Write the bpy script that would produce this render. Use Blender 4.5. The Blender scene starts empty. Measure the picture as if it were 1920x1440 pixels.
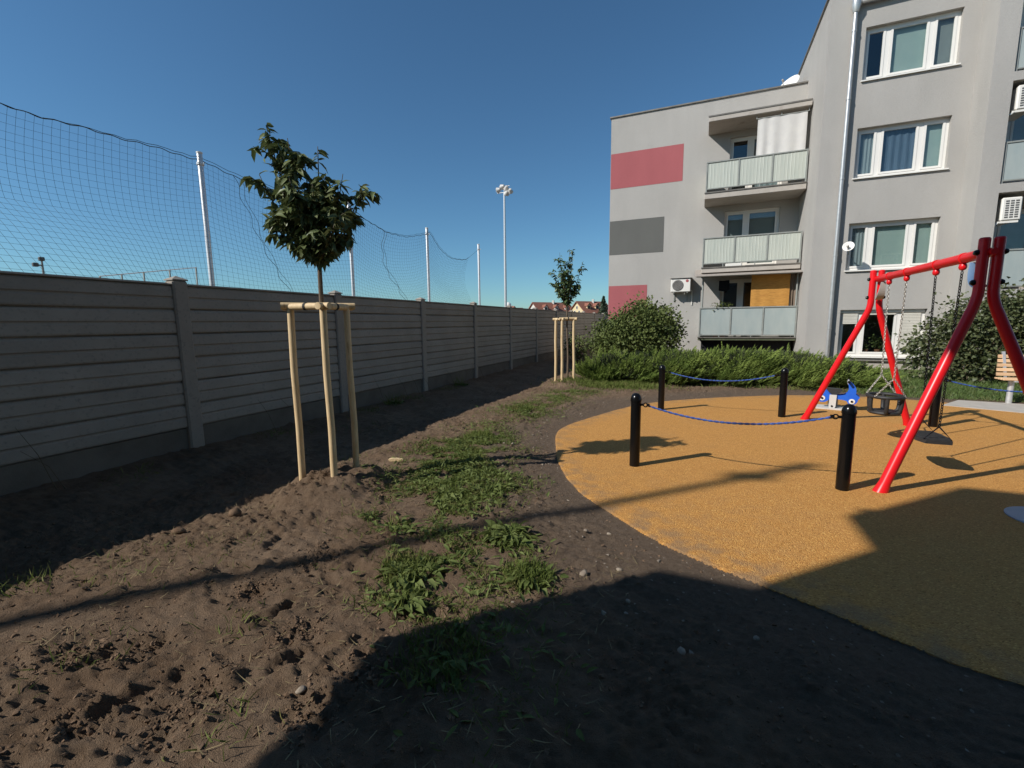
import bpy, math, random
import numpy as np
from mathutils import Vector, Matrix

# ------------------------------------------------------------------ camera, sky, sun, exposure
scene = bpy.context.scene
col = scene.collection
rad = math.radians

cam_data = bpy.data.cameras.new("camera")
cam = bpy.data.objects.new("camera", cam_data)
col.objects.link(cam)
cam_data.sensor_fit = 'HORIZONTAL'
cam_data.sensor_width = 36.0
cam_data.lens = 15.75
cam_data.clip_start = 0.05
cam_data.clip_end = 3000.0
cam.matrix_world = Matrix((
    (0.9224134584995825, -0.04253372514665964, 0.3838545216667214, 0.0),
    (0.3860636949594689, 0.1283253971977953, -0.9135028275097292, 0.0),
    (-0.010403605773056485, 0.990819597433951, 0.1347898005330609, 1.5),
    (0.0, 0.0, 0.0, 1.0)))
scene.camera = cam

SUN_ELEV = rad(36.4)
world = bpy.data.worlds.new("World")
scene.world = world
world.use_nodes = True
wn = world.node_tree
wn.nodes.clear()
wout = wn.nodes.new('ShaderNodeOutputWorld')
wbg = wn.nodes.new('ShaderNodeBackground')
sky = wn.nodes.new('ShaderNodeTexSky')
sky.sky_type = 'NISHITA'
sky.sun_disc = False
sky.sun_elevation = SUN_ELEV
sky.sun_rotation = rad(225.0)       # sun stands behind and to the left of the camera
sky.altitude = 150.0
sky.air_density = 1.0
sky.dust_density = 0.25
sky.ozone_density = 3.5
wbg.inputs['Strength'].default_value = 0.096
tint = wn.nodes.new('ShaderNodeMix')      # white balance of the whole sky
tint.data_type = 'RGBA'
tint.blend_type = 'MULTIPLY'
tint.inputs['Factor'].default_value = 1.0
tint.inputs[7].default_value = (.64, .94, 1.04, 1)
wn.links.new(sky.outputs['Color'], tint.inputs[6])
wn.links.new(tint.outputs[2], wbg.inputs['Color'])
wn.links.new(wbg.outputs['Background'], wout.inputs['Surface'])

sun_data = bpy.data.lights.new("sun", 'SUN')
sun_data.energy = 5.0
sun_data.angle = rad(0.53)
sun_data.color = (1.0, 0.975, 0.94)
sun = bpy.data.objects.new("sun", sun_data)
col.objects.link(sun)
to_sun = Vector((-math.cos(SUN_ELEV) * math.sqrt(.5), -math.cos(SUN_ELEV) * math.sqrt(.5), math.sin(SUN_ELEV)))
sun.rotation_euler = to_sun.to_track_quat('Z', 'Y').to_euler()
sun.location = (-20, -20, 25)

scene.view_settings.view_transform = 'Standard'
scene.view_settings.look = 'None'
scene.view_settings.gamma = 1.0
scene.view_settings.exposure = 0.0
scene.view_settings.use_curve_mapping = False

rng = np.random.default_rng(7)
random.seed(7)

# ------------------------------------------------------------------ mesh helpers
ORIGIN = {}          # world position of every thing / part, so parts can be given in world coordinates


def np_mesh(name, V, F, smooth=False, mat_idx=None):
    V = np.asarray(V, np.float32).reshape(-1, 3)
    me = bpy.data.meshes.new(name)
    if isinstance(F, np.ndarray):
        k = F.shape[1]
        n = F.shape[0]
        loops = F.reshape(-1).astype(np.int32)
        starts = np.arange(n, dtype=np.int32) * k
        tot = np.full(n, k, np.int32)
    else:
        loops = np.array([i for f in F for i in f], np.int32)
        tot = np.array([len(f) for f in F], np.int32)
        starts = np.concatenate([[0], np.cumsum(tot)[:-1]]).astype(np.int32)
        n = len(F)
    me.vertices.add(len(V))
    me.vertices.foreach_set('co', V.reshape(-1))
    me.loops.add(len(loops))
    me.loops.foreach_set('vertex_index', loops)
    me.polygons.add(n)
    me.polygons.foreach_set('loop_start', starts)
    me.polygons.foreach_set('loop_total', tot)
    me.polygons.foreach_set('use_smooth', np.full(n, bool(smooth)))
    if mat_idx is not None:
        me.polygons.foreach_set('material_index', np.asarray(mat_idx, np.int32))
    me.update(calc_edges=True)
    return me


class MB:
    """collects shapes; build() links them as ONE mesh object"""

    def __init__(s):
        s.v = []
        s.f = []

    def add(s, V, F):
        o = len(s.v)
        s.v.extend([tuple(map(float, p)) for p in V])
        s.f.extend([tuple(int(i) + o for i in f) for f in F])
        return s

    def box(s, x0, x1, y0, y1, z0, z1):
        V = [(x0, y0, z0), (x1, y0, z0), (x1, y1, z0), (x0, y1, z0), (x0, y0, z1), (x1, y0, z1), (x1, y1, z1), (x0, y1, z1)]
        F = [(0, 3, 2, 1), (4, 5, 6, 7), (0, 1, 5, 4), (1, 2, 6, 5), (2, 3, 7, 6), (3, 0, 4, 7)]
        return s.add(V, F)

    def cbox(s, x0, x1, y0, y1, z0, z1, b=0.01):
        """box with chamfered edges"""
        V = []
        for x, sx in ((x0, 1), (x1, -1)):
            for y, sy in ((y0, 1), (y1, -1)):
                for z, sz in ((z0, 1), (z1, -1)):
                    V += [(x, y + sy * b, z + sz * b), (x + sx * b, y, z + sz * b), (x + sx * b, y + sy * b, z)]
        i = lambda a, c, d, k: ((a * 2 + c) * 2 + d) * 3 + k
        F = []
        for a in (0, 1):
            q = [i(a, 0, 0, 0), i(a, 0, 1, 0), i(a, 1, 1, 0), i(a, 1, 0, 0)]
            F.append(q if a == 0 else q[::-1])
            q = [i(0, a, 0, 1), i(1, a, 0, 1), i(1, a, 1, 1), i(0, a, 1, 1)]
            F.append(q if a == 0 else q[::-1])
            q = [i(0, 0, a, 2), i(0, 1, a, 2), i(1, 1, a, 2), i(1, 0, a, 2)]
            F.append(q if a == 0 else q[::-1])
        for a in (0, 1):
            for c in (0, 1):
                F.append((i(a, c, 0, 0), i(a, c, 0, 1), i(a, c, 1, 1), i(a, c, 1, 0)) if (a + c) % 2 else (i(a, c, 0, 0), i(a, c, 1, 0), i(a, c, 1, 1), i(a, c, 0, 1)))
                F.append((i(a, 0, c, 0), i(a, 0, c, 2), i(a, 1, c, 2), i(a, 1, c, 0)) if (a + c) % 2 == 0 else (i(a, 0, c, 0), i(a, 1, c, 0), i(a, 1, c, 2), i(a, 0, c, 2)))
                F.append((i(0, a, c, 1), i(1, a, c, 1), i(1, a, c, 2), i(0, a, c, 2)) if (a + c) % 2 == 0 else (i(0, a, c, 1), i(0, a, c, 2), i(1, a, c, 2), i(1, a, c, 1)))
                for d in (0, 1):
                    t = (i(a, c, d, 0), i(a, c, d, 1), i(a, c, d, 2))
                    F.append(t if (a + c + d) % 2 == 0 else t[::-1])
        return s.add(V, F)

    def quad(s, a, b, c, d):
        return s.add([a, b, c, d], [(0, 1, 2, 3)])

    def tube(s, pts, r, n=8, cap=True):
        P = [Vector(p) for p in pts]
        rs = list(r) if hasattr(r, '__len__') else [r] * len(P)
        ref = None
        rings = []
        for k, p in enumerate(P):
            t = (P[min(k + 1, len(P) - 1)] - P[max(k - 1, 0)])
            if t.length < 1e-9:
                t = Vector((0, 0, 1))
            t.normalize()
            if ref is None:
                ref = Vector((0, 0, 1)) if abs(t.z) < .9 else Vector((1, 0, 0))
                ref = (ref - t * ref.dot(t)).normalized()
            else:
                ref = (ref - t * ref.dot(t)).normalized()
            bi = t.cross(ref)
            rings.append([p + (ref * math.cos(2 * math.pi * j / n) + bi * math.sin(2 * math.pi * j / n)) * rs[k] for j in range(n)])
        V = [tuple(q) for rg in rings for q in rg]
        F = []
        for k in range(len(P) - 1):
            for j in range(n):
                a = k * n + j
                b = k * n + (j + 1) % n
                F.append((a, b, b + n, a + n))
        if cap:
            F.append(tuple(range(n))[::-1])
            F.append(tuple(range((len(P) - 1) * n, len(P) * n)))
        return s.add(V, F)

    def lathe(s, prof, c, n=20, axis=None):
        """prof: list of (radius, height); revolved about axis through c"""
        ax = Vector(axis or (0, 0, 1)).normalized()
        ref = Vector((1, 0, 0)) if abs(ax.x) < .9 else Vector((0, 1, 0))
        a = (ref - ax * ref.dot(ax)).normalized()
        b = ax.cross(a)
        c = Vector(c)
        V = []
        F = []
        for (r, h) in prof:
            for j in range(n):
                t = 2 * math.pi * j / n
                V.append(tuple(c + ax * h + (a * math.cos(t) + b * math.sin(t)) * r))
        for k in range(len(prof) - 1):
            for j in range(n):
                q = k * n + j
                w = k * n + (j + 1) % n
                F.append((q, w, w + n, q + n))
        F.append(tuple(range(n))[::-1])
        F.append(tuple(range((len(prof) - 1) * n, len(prof) * n)))
        return s.add(V, F)

    def prism(s, poly, o, u, v, w, t0, t1):
        """polygon (in u,v about o) extruded along w from t0 to t1"""
        o, u, v, w = Vector(o), Vector(u), Vector(v), Vector(w)
        n = len(poly)
        V = [tuple(o + u * p[0] + v * p[1] + w * t0) for p in poly] + [tuple(o + u * p[0] + v * p[1] + w * t1) for p in poly]
        F = [tuple(range(n))[::-1], tuple(range(n, 2 * n))] + [(i, (i + 1) % n, (i + 1) % n + n, i + n) for i in range(n)]
        return s.add(V, F)

    def build(s, name, mat, parent=None, smooth=False, loc=None):
        me = None
        org = ORIGIN[parent.name] if parent else Vector(loc or (0, 0, 0))
        V = np.array(s.v, np.float32) - np.array(org, np.float32)
        me = np_mesh(name, V, s.f, smooth)
        if smooth == 'auto':
            me.polygons.foreach_set('use_smooth', np.ones(len(me.polygons), bool))
        return link(name, me, mat, parent, org if not parent else None)


def link(name, me, mat, parent=None, loc=None):
    o = bpy.data.objects.new(name, me)
    col.objects.link(o)
    if me is not None and mat is not None and len(me.materials) == 0:
        for m in (mat if isinstance(mat, (list, tuple)) else [mat]):
            me.materials.append(m)
    if parent is not None:
        o.parent = parent
        ORIGIN[o.name] = ORIGIN[parent.name].copy()
        if loc is not None:
            o.location = Vector(loc) - ORIGIN[parent.name]
            ORIGIN[o.name] = Vector(loc)
    else:
        o.location = loc or (0, 0, 0)
        ORIGIN[o.name] = Vector(loc or (0, 0, 0))
    return o


def sharp(o, ang=35):
    """smooth shading with hard edges kept"""
    me = o.data
    me.polygons.foreach_set('use_smooth', np.ones(len(me.polygons), bool))
    me.set_sharp_from_angle(angle=rad(ang))
    return o


def thing(name, label, cat, loc=(0, 0, 0), group=None):
    o = bpy.data.objects.new(name, None)
    o.empty_display_size = .1
    col.objects.link(o)
    o.location = loc
    ORIGIN[o.name] = Vector(loc)
    return tag(o, label, cat, group)


def tag(o, label, cat, group=None):
    o['label'] = label
    o['category'] = cat
    if group:
        o['group'] = group
    return o


def kind(o, k):
    o['kind'] = k
    return o


def frames(D, U=None, roll=None):
    """N x 3 x 3 frames whose y column follows D"""
    D = D / np.linalg.norm(D, axis=1, keepdims=True)
    if U is None:
        U = np.tile(np.array([[0, 0, 1.]]), (len(D), 1))
    X = np.cross(D, U)
    l = np.linalg.norm(X, axis=1, keepdims=True)
    X = np.where(l < 1e-4, np.array([[1., 0, 0]]), X / np.maximum(l, 1e-6))
    Z = np.cross(X, D)
    if roll is not None:
        c, s_ = np.cos(roll)[:, None], np.sin(roll)[:, None]
        X, Z = X * c + Z * s_, Z * c - X * s_
    return np.stack([X, D, Z], axis=2)


def scatter(TV, TF, P, R, S):
    """copies of a template (all polygons of one size) -> V, F"""
    TV = np.asarray(TV, float)
    TF = np.asarray(TF, int)
    S = np.asarray(S, float)
    if S.ndim == 1:
        S = S[:, None]
    if S.shape[1] == 1:
        S = np.repeat(S, 3, axis=1)
    V = np.einsum('nij,nmj->nmi', R, TV[None] * S[:, None, :]) + P[:, None, :]
    n, m = len(P), len(TV)
    F = (TF[None] + (np.arange(n) * m)[:, None, None]).reshape(-1, TF.shape[1])
    return V.reshape(-1, 3), F


def _hash(ix, iy, iz, seed):
    h = (ix.astype(np.int64) * 374761393 + iy.astype(np.int64) * 668265263 + iz.astype(np.int64) * 2147483647 + seed * 1274126177) & 0x7fffffff
    h = ((h ^ (h >> 13)) * 1274126177) & 0x7fffffff
    h = ((h ^ (h >> 16)) * 2246822519) & 0x7fffffff
    return (h ^ (h >> 15)) / float(0x7fffffff)


def vnoise(x, y, seed=0):
    """smooth 2-d value noise in -1..1"""
    ix, iy = np.floor(x), np.floor(y)
    fx, fy = x - ix, y - iy
    fx, fy = fx * fx * fx * (fx * (fx * 6 - 15) + 10), fy * fy * fy * (fy * (fy * 6 - 15) + 10)
    z = np.zeros_like(ix)
    a, b = _hash(ix, iy, z, seed), _hash(ix + 1, iy, z, seed)
    c, d = _hash(ix, iy + 1, z, seed), _hash(ix + 1, iy + 1, z, seed)
    return ((a * (1 - fx) + b * fx) * (1 - fy) + (c * (1 - fx) + d * fx) * fy) * 2 - 1


def fbm(x, y, octaves=4, seed=0, gain=.5):
    s, a, t = 0, 1., 0
    for k in range(octaves):
        ca, sa = math.cos(.6 * k + .3), math.sin(.6 * k + .3)
        s = s + a * vnoise((x * ca - y * sa) * 2 ** k + 17.3 * k, (x * sa + y * ca) * 2 ** k - 9.1 * k, seed + k)
        t += a
        a *= gain
    return s / t


def sstep(a, b, x):
    t = np.clip((x - a) / (b - a), 0, 1)
    return t * t * (3 - 2 * t)


# ------------------------------------------------------------------ materials
MATS = {}


def mat(name, c1, c2=None, rough=.7, scale=6., detail=4., bump=0., bscale=40., bdist=.01, metal=0., spec=None, trans=0., coat=0., stretch=(1, 1, 1), lo=.35, hi=.65, c3=None, scale3=40., lo3=.55, hi3=.7, randv=0.):
    """procedural material: noise between c1 and c2, optional patches of c3, optional bump"""
    warm = lambda c: None if c is None else (c[0], c[1] * .955, c[2] * .89)
    c1, c2, c3 = warm(c1), warm(c2), warm(c3)
    m = bpy.data.materials.new(name)
    m.use_nodes = True
    nt = m.node_tree
    p = nt.nodes['Principled BSDF']
    N = nt.nodes.new
    L = nt.links.new
    p.inputs['Roughness'].default_value = rough
    p.inputs['Metallic'].default_value = metal
    if spec is not None:
        p.inputs['Specular IOR Level'].default_value = spec
    if coat:
        p.inputs['Coat Weight'].default_value = coat
    p.inputs['Base Color'].default_value = (*c1, 1)
    geo = N('ShaderNodeNewGeometry')
    mp = N('ShaderNodeMapping')
    mp.inputs['Scale'].default_value = stretch
    L(geo.outputs['Position'], mp.inputs['Vector'])
    out = None
    if c2 is not None:
        n = N('ShaderNodeTexNoise')
        n.inputs['Scale'].default_value = scale
        n.inputs['Detail'].default_value = detail
        n.inputs['Roughness'].default_value = .6
        L(mp.outputs['Vector'], n.inputs['Vector'])
        r = N('ShaderNodeValToRGB')
        r.color_ramp.elements[0].position = lo
        r.color_ramp.elements[1].position = hi
        r.color_ramp.elements[0].color = (*c1, 1)
        r.color_ramp.elements[1].color = (*c2, 1)
        L(n.outputs['Fac'], r.inputs['Fac'])
        out = r.outputs['Color']
        if c3 is not None:
            n3 = N('ShaderNodeTexNoise')
            n3.inputs['Scale'].default_value = scale3
            n3.inputs['Detail'].default_value = 3
            L(mp.outputs['Vector'], n3.inputs['Vector'])
            r3 = N('ShaderNodeMapRange')
            r3.inputs['From Min'].default_value = lo3
            r3.inputs['From Max'].default_value = hi3
            L(n3.outputs['Fac'], r3.inputs['Value'])
            mx = N('ShaderNodeMix')
            mx.data_type = 'RGBA'
            L(r3.outputs['Result'], mx.inputs['Factor'])
            L(out, mx.inputs[6])
            mx.inputs[7].default_value = (*c3, 1)
            out = mx.outputs[2]
    if randv:
        oi = N('ShaderNodeObjectInfo')
        mr = N('ShaderNodeMapRange')
        mr.inputs['To Min'].default_value = 1 - randv
        mr.inputs['To Max'].default_value = 1 + randv
        L(oi.outputs['Random'], mr.inputs['Value'])
        hs = N('ShaderNodeHueSaturation')
        L(mr.outputs['Result'], hs.inputs['Value'])
        if out is not None:
            L(out, hs.inputs['Color'])
        else:
            hs.inputs['Color'].default_value = (*c1, 1)
        out = hs.outputs['Color']
    if out is not None:
        L(out, p.inputs['Base Color'])
    if bump:
        nb = N('ShaderNodeTexNoise')
        nb.inputs['Scale'].default_value = bscale
        nb.inputs['Detail'].default_value = 5
        L(mp.outputs['Vector'], nb.inputs['Vector'])
        bp = N('ShaderNodeBump')
        bp.inputs['Strength'].default_value = bump
        bp.inputs['Distance'].default_value = bdist
        L(nb.outputs['Fac'], bp.inputs['Height'])
        L(bp.outputs['Normal'], p.inputs['Normal'])
    if trans:
        t = N('ShaderNodeBsdfTranslucent')
        if out is not None:
            L(out, t.inputs['Color'])
        else:
            t.inputs['Color'].default_value = (*c1, 1)
        ms = N('ShaderNodeMixShader')
        ms.inputs['Fac'].default_value = trans
        o = nt.nodes['Material Output']
        L(p.outputs['BSDF'], ms.inputs[1])
        L(t.outputs['BSDF'], ms.inputs[2])
        L(ms.outputs['Shader'], o.inputs['Surface'])
    MATS[name] = m
    return m


def glass_mat(name, tint=(.86, .9, .9), ior=1.5):
    m = bpy.data.materials.new(name)
    m.use_nodes = True
    nt = m.node_tree
    nt.nodes.clear()
    o = nt.nodes.new('ShaderNodeOutputMaterial')
    t = nt.nodes.new('ShaderNodeBsdfTransparent')
    t.inputs['Color'].default_value = (*tint, 1)
    g = nt.nodes.new('ShaderNodeBsdfGlossy')
    g.inputs['Roughness'].default_value = .02
    lw = nt.nodes.new('ShaderNodeLayerWeight')
    pw = nt.nodes.new('ShaderNodeMath')
    pw.operation = 'POWER'
    nt.links.new(lw.outputs['Facing'], pw.inputs[0])
    pw.inputs[1].default_value = 4.0
    f = nt.nodes.new('ShaderNodeMapRange')
    f.inputs['To Min'].default_value = .07
    f.inputs['To Max'].default_value = .9
    nt.links.new(pw.outputs[0], f.inputs['Value'])
    ms = nt.nodes.new('ShaderNodeMixShader')
    nt.links.new(f.outputs['Result'], ms.inputs['Fac'])
    nt.links.new(t.outputs['BSDF'], ms.inputs[1])
    nt.links.new(g.outputs['BSDF'], ms.inputs[2])
    nt.links.new(ms.outputs['Shader'], o.inputs['Surface'])
    MATS[name] = m
    return m


M_concrete = mat('fence_concrete', (.285, .258, .226), (.33, .300, .264), rough=.9, scale=2.2, bump=.3, bscale=120, bdist=.004, c3=(.235, .215, .195), scale3=30, lo3=.55, hi3=.75, randv=.06)
M_concrete_dark = mat('base_board_concrete', (.12, .105, .088), (.16, .142, .12), rough=.95, scale=3, bump=.4, bscale=60, bdist=.008)
M_galv = mat('galvanised_steel', (.62, .64, .66), (.72, .73, .75), rough=.38, metal=.55, scale=12)
M_net = mat('net_cord', (.035, .05, .05), rough=.8)
M_wood = mat('peeled_stake_wood', (.60, .44, .24), (.72, .56, .34), rough=.65, scale=9, stretch=(6, 6, .8), bump=.25, bscale=60, bdist=.004, c3=(.42, .28, .14), scale3=6, lo3=.62, hi3=.74)
M_strap = mat('black_tie_strap', (.02, .02, .02), rough=.8)
M_bark = mat('young_bark', (.10, .075, .05), (.17, .125, .085), rough=.85, scale=14, stretch=(3, 3, 1), bump=.5, bscale=70, bdist=.004)
M_twig = mat('twig_bark', (.085, .07, .04), (.13, .10, .06), rough=.8, scale=20)
M_leaf = mat('pear_leaf', (.10, .135, .052), (.185, .215, .095), rough=.45, scale=5, trans=.15, spec=.35, randv=.2)
M_leaf2 = mat('pear_leaf_light', (.07, .115, .042), (.12, .18, .07), rough=.45, scale=5, trans=.2)
M_shrub = mat('shrub_leaf', (.09, .125, .036), (.155, .19, .062), rough=.6, spec=.2, scale=3, trans=.22)
M_shrub2 = mat('shrub_leaf_olive', (.075, .10, .04), (.13, .15, .065), rough=.5, scale=3, trans=.22, c3=(.15, .11, .05), scale3=9, lo3=.6, hi3=.75)
M_juniper = mat('juniper_needles', (.12, .18, .042), (.24, .31, .08), rough=.75, spec=.1, scale=2.6, trans=.15)
M_juniper_shade = mat('juniper_inner_shade', (.03, .045, .018), (.05, .06, .025), rough=.9, scale=6)  # dark tone paints the shade inside the juniper
M_grass = mat('grass_blade', (.10, .138, .03), (.175, .215, .06), rough=.7, spec=.15, scale=4, trans=.25, c3=(.24, .21, .09), scale3=6, lo3=.54, hi3=.75)
M_weed = mat('weed_leaf', (.10, .138, .035), (.17, .21, .07), rough=.65, spec=.2, scale=7, trans=.25)
M_dry = mat('dry_grass', (.20, .155, .075), (.28, .22, .11), rough=.8, scale=9)
M_lawn = mat('lawn_blade', (.075, .13, .03), (.13, .19, .05), rough=.6, scale=2, trans=.25, c3=(.19, .18, .08), scale3=3, lo3=.55, hi3=.75)
M_stone = mat('pale_stone', (.20, .165, .13), (.32, .275, .22), rough=.9, scale=20, bump=.3, bscale=60)
M_black = mat('black_powder_coat', (.005, .005, .0055), rough=.22, spec=.3)
M_rubber = mat('black_rubber', (.02, .02, .021), (.03, .03, .031), rough=.6, scale=30, bump=.2, bscale=150, bdist=.002)
M_red = mat('red_powder_coat', (.72, .012, .018), (.68, .011, .016), rough=.32, spec=.4, scale=3)
M_rope = mat('blue_rope', (.025, .06, .26), (.045, .12, .42), rough=.7, scale=60, lo=.45, hi=.55)
M_chain = mat('chain_steel', (.42, .40, .36), (.55, .53, .5), rough=.4, metal=.7, scale=40)
M_bluepl = mat('blue_plastic_board', (.012, .11, .62), (.015, .13, .68), rough=.42, scale=5)
M_lightblue = mat('light_blue_plastic', (.20, .36, .62), (.24, .40, .65), rough=.45, scale=8)
M_greypl = mat('grey_plastic', (.42, .40, .38), rough=.5)
M_greyst = mat('grey_painted_steel', (.55, .55, .54), (.6, .6, .59), rough=.45, scale=6)
M_white = mat('white_plastic', (.74, .74, .71), (.78, .78, .76), rough=.4, scale=4)
M_pvc = mat('white_window_frame', (.80, .80, .78), rough=.35)
M_bench = mat('bench_wood', (.62, .40, .23), (.72, .50, .31), rough=.45, scale=8, stretch=(.6, 6, 6), c3=(.45, .27, .14), scale3=9, lo3=.6, hi3=.75, randv=.1)
M_plaster = None
# ------------------------------------------------------------------ special materials


def plaster(name, base, var=.075):
    m = bpy.data.materials.new(name)
    m.use_nodes = True
    nt = m.node_tree
    N, L = nt.nodes.new, nt.links.new
    p = nt.nodes['Principled BSDF']
    p.inputs['Roughness'].default_value = .92
    p.inputs['Specular IOR Level'].default_value = .2
    g = N('ShaderNodeNewGeometry')
    mp = N('ShaderNodeMapping')
    mp.inputs['Scale'].default_value = (1, 1, 6)
    L(g.outputs['Position'], mp.inputs['Vector'])
    n1 = N('ShaderNodeTexNoise')
    n1.inputs['Scale'].default_value = .7
    n1.inputs['Detail'].default_value = 5
    L(g.outputs['Position'], n1.inputs['Vector'])
    n2 = N('ShaderNodeTexNoise')
    n2.inputs['Scale'].default_value = 26
    n2.inputs['Detail'].default_value = 3
    L(mp.outputs['Vector'], n2.inputs['Vector'])
    # rain streaks running down the wall
    ms = N('ShaderNodeMapping')
    ms.inputs['Scale'].default_value = (1.3, 1.3, .25)
    L(g.outputs['Position'], ms.inputs['Vector'])
    n3 = N('ShaderNodeTexNoise')
    n3.inputs['Scale'].default_value = 1.6
    n3.inputs['Detail'].default_value = 4
    L(ms.outputs['Vector'], n3.inputs['Vector'])
    a = N('ShaderNodeMath')
    a.operation = 'ADD'
    L(n1.outputs['Fac'], a.inputs[0])
    L(n2.outputs['Fac'], a.inputs[1])
    a2 = N('ShaderNodeMath')
    a2.operation = 'ADD'
    L(a.outputs[0], a2.inputs[0])
    L(n3.outputs['Fac'], a2.inputs[1])
    mr = N('ShaderNodeMapRange')
    mr.inputs['From Min'].default_value = 1.1
    mr.inputs['From Max'].default_value = 1.9
    mr.inputs['To Min'].default_value = 1 - var * 1.1
    mr.inputs['To Max'].default_value = 1 + var
    L(a2.outputs[0], mr.inputs['Value'])
    mul = N('ShaderNodeMix')
    mul.data_type = 'RGBA'
    mul.blend_type = 'MULTIPLY'
    mul.inputs['Factor'].default_value = 1
    mul.inputs[6].default_value = (*base, 1)
    L(mr.outputs['Result'], mul.inputs[7])
    L(mul.outputs[2], p.inputs['Base Color'])
    b = N('ShaderNodeBump')
    b.inputs['Strength'].default_value = .8
    b.inputs['Distance'].default_value = .012
    L(n2.outputs['Fac'], b.inputs['Height'])
    L(b.outputs['Normal'], p.inputs['Normal'])
    MATS[name] = m
    return m


M_plaster = plaster('grey_scratched_plaster', (.42, .395, .358))
M_plaster_red = plaster('dusty_red_plaster', (.40, .118, .122))
M_plaster_dark = plaster('dark_grey_plaster', (.137, .135, .122))
M_trim = mat('tin_flashing', (.16, .15, .14), (.22, .21, .19), rough=.5, metal=.3, scale=5)
M_slab = mat('painted_balcony_concrete', (.40, .375, .34), (.46, .43, .40), rough=.9, scale=3, bump=.2, bscale=60, c3=(.30, .27, .23), scale3=3, lo3=.6, hi3=.8)
M_rail = mat('grey_green_railing', (.24, .26, .25), (.29, .31, .30), rough=.5, scale=6)
M_ribbed = mat('ribbed_fibreglass', (.48, .53, .49), (.56, .60, .55), rough=.45, scale=2.5, stretch=(3, 1, .4), trans=.12)
M_frost = mat('frosted_panel', (.36, .43, .44), (.42, .48, .48), rough=.3, scale=2, stretch=(2, 1, .5), trans=.1)
M_moss = mat('mossy_edge', (.06, .075, .04), (.10, .11, .07), rough=.95, scale=8)
M_void_shade = mat('void_shade', (.012, .012, .014), rough=.9)  # near-black, painted shade of the void under the balcony
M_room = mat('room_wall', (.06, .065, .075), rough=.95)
M_blind = mat('pale_green_roller_blind', (.40, .50, .47), (.44, .53, .50), rough=.8, scale=3)
M_blind_grey = mat('grey_blind', (.26, .28, .27), (.30, .32, .31), rough=.8, scale=3)
M_blind_blue = mat('blue_grey_curtain', (.10, .15, .22), (.13, .18, .26), rough=.85, scale=3, stretch=(8, 1, 1))
M_sheer = mat('sheer_curtain', (.28, .33, .36), (.36, .40, .42), rough=.9, scale=3, stretch=(10, 1, .6))
M_shutter = mat('white_shutter_slats', (.60, .59, .54), (.66, .65, .60), rough=.5, scale=3)
M_cloth = mat('white_cloth', (.66, .66, .66), (.72, .72, .71), rough=.95, scale=4, trans=.15)
M_bamboo = mat('orange_blind_cloth', (.50, .24, .05), (.62, .32, .075), rough=.85, scale=7, stretch=(1, 1, 7), trans=.15, c3=(.34, .16, .04), scale3=4, lo3=.58, hi3=.75)
M_brown = mat('brown_curtain', (.17, .13, .10), (.22, .17, .13), rough=.9, scale=4, stretch=(9, 1, .5))
M_tin = mat('awning_sheet', (.30, .27, .25), (.36, .33, .30), rough=.7, scale=4, stretch=(8, 1, 1))
M_glass = glass_mat('window_glass')
M_pipe = mat('zinc_downpipe', (.50, .52, .53), (.60, .61, .62), rough=.35, metal=.6, scale=8)
M_fan = mat('fan_grille', (.10, .105, .105), rough=.6)
M_pot = mat('terracotta_pot', (.30, .13, .07), rough=.8)
M_roof = mat('red_roof_tiles', (.22, .085, .055), (.28, .12, .08), rough=.8, scale=2)
M_house_w = mat('pale_house_plaster', (.58, .58, .55), (.62, .62, .59), rough=.9, scale=2)
M_house_y = mat('yellow_house_plaster', (.60, .50, .30), (.64, .54, .34), rough=.9, scale=2)
M_far_leaf = mat('far_leaf', (.05, .085, .05), (.075, .11, .06), rough=.7, scale=1)


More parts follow.
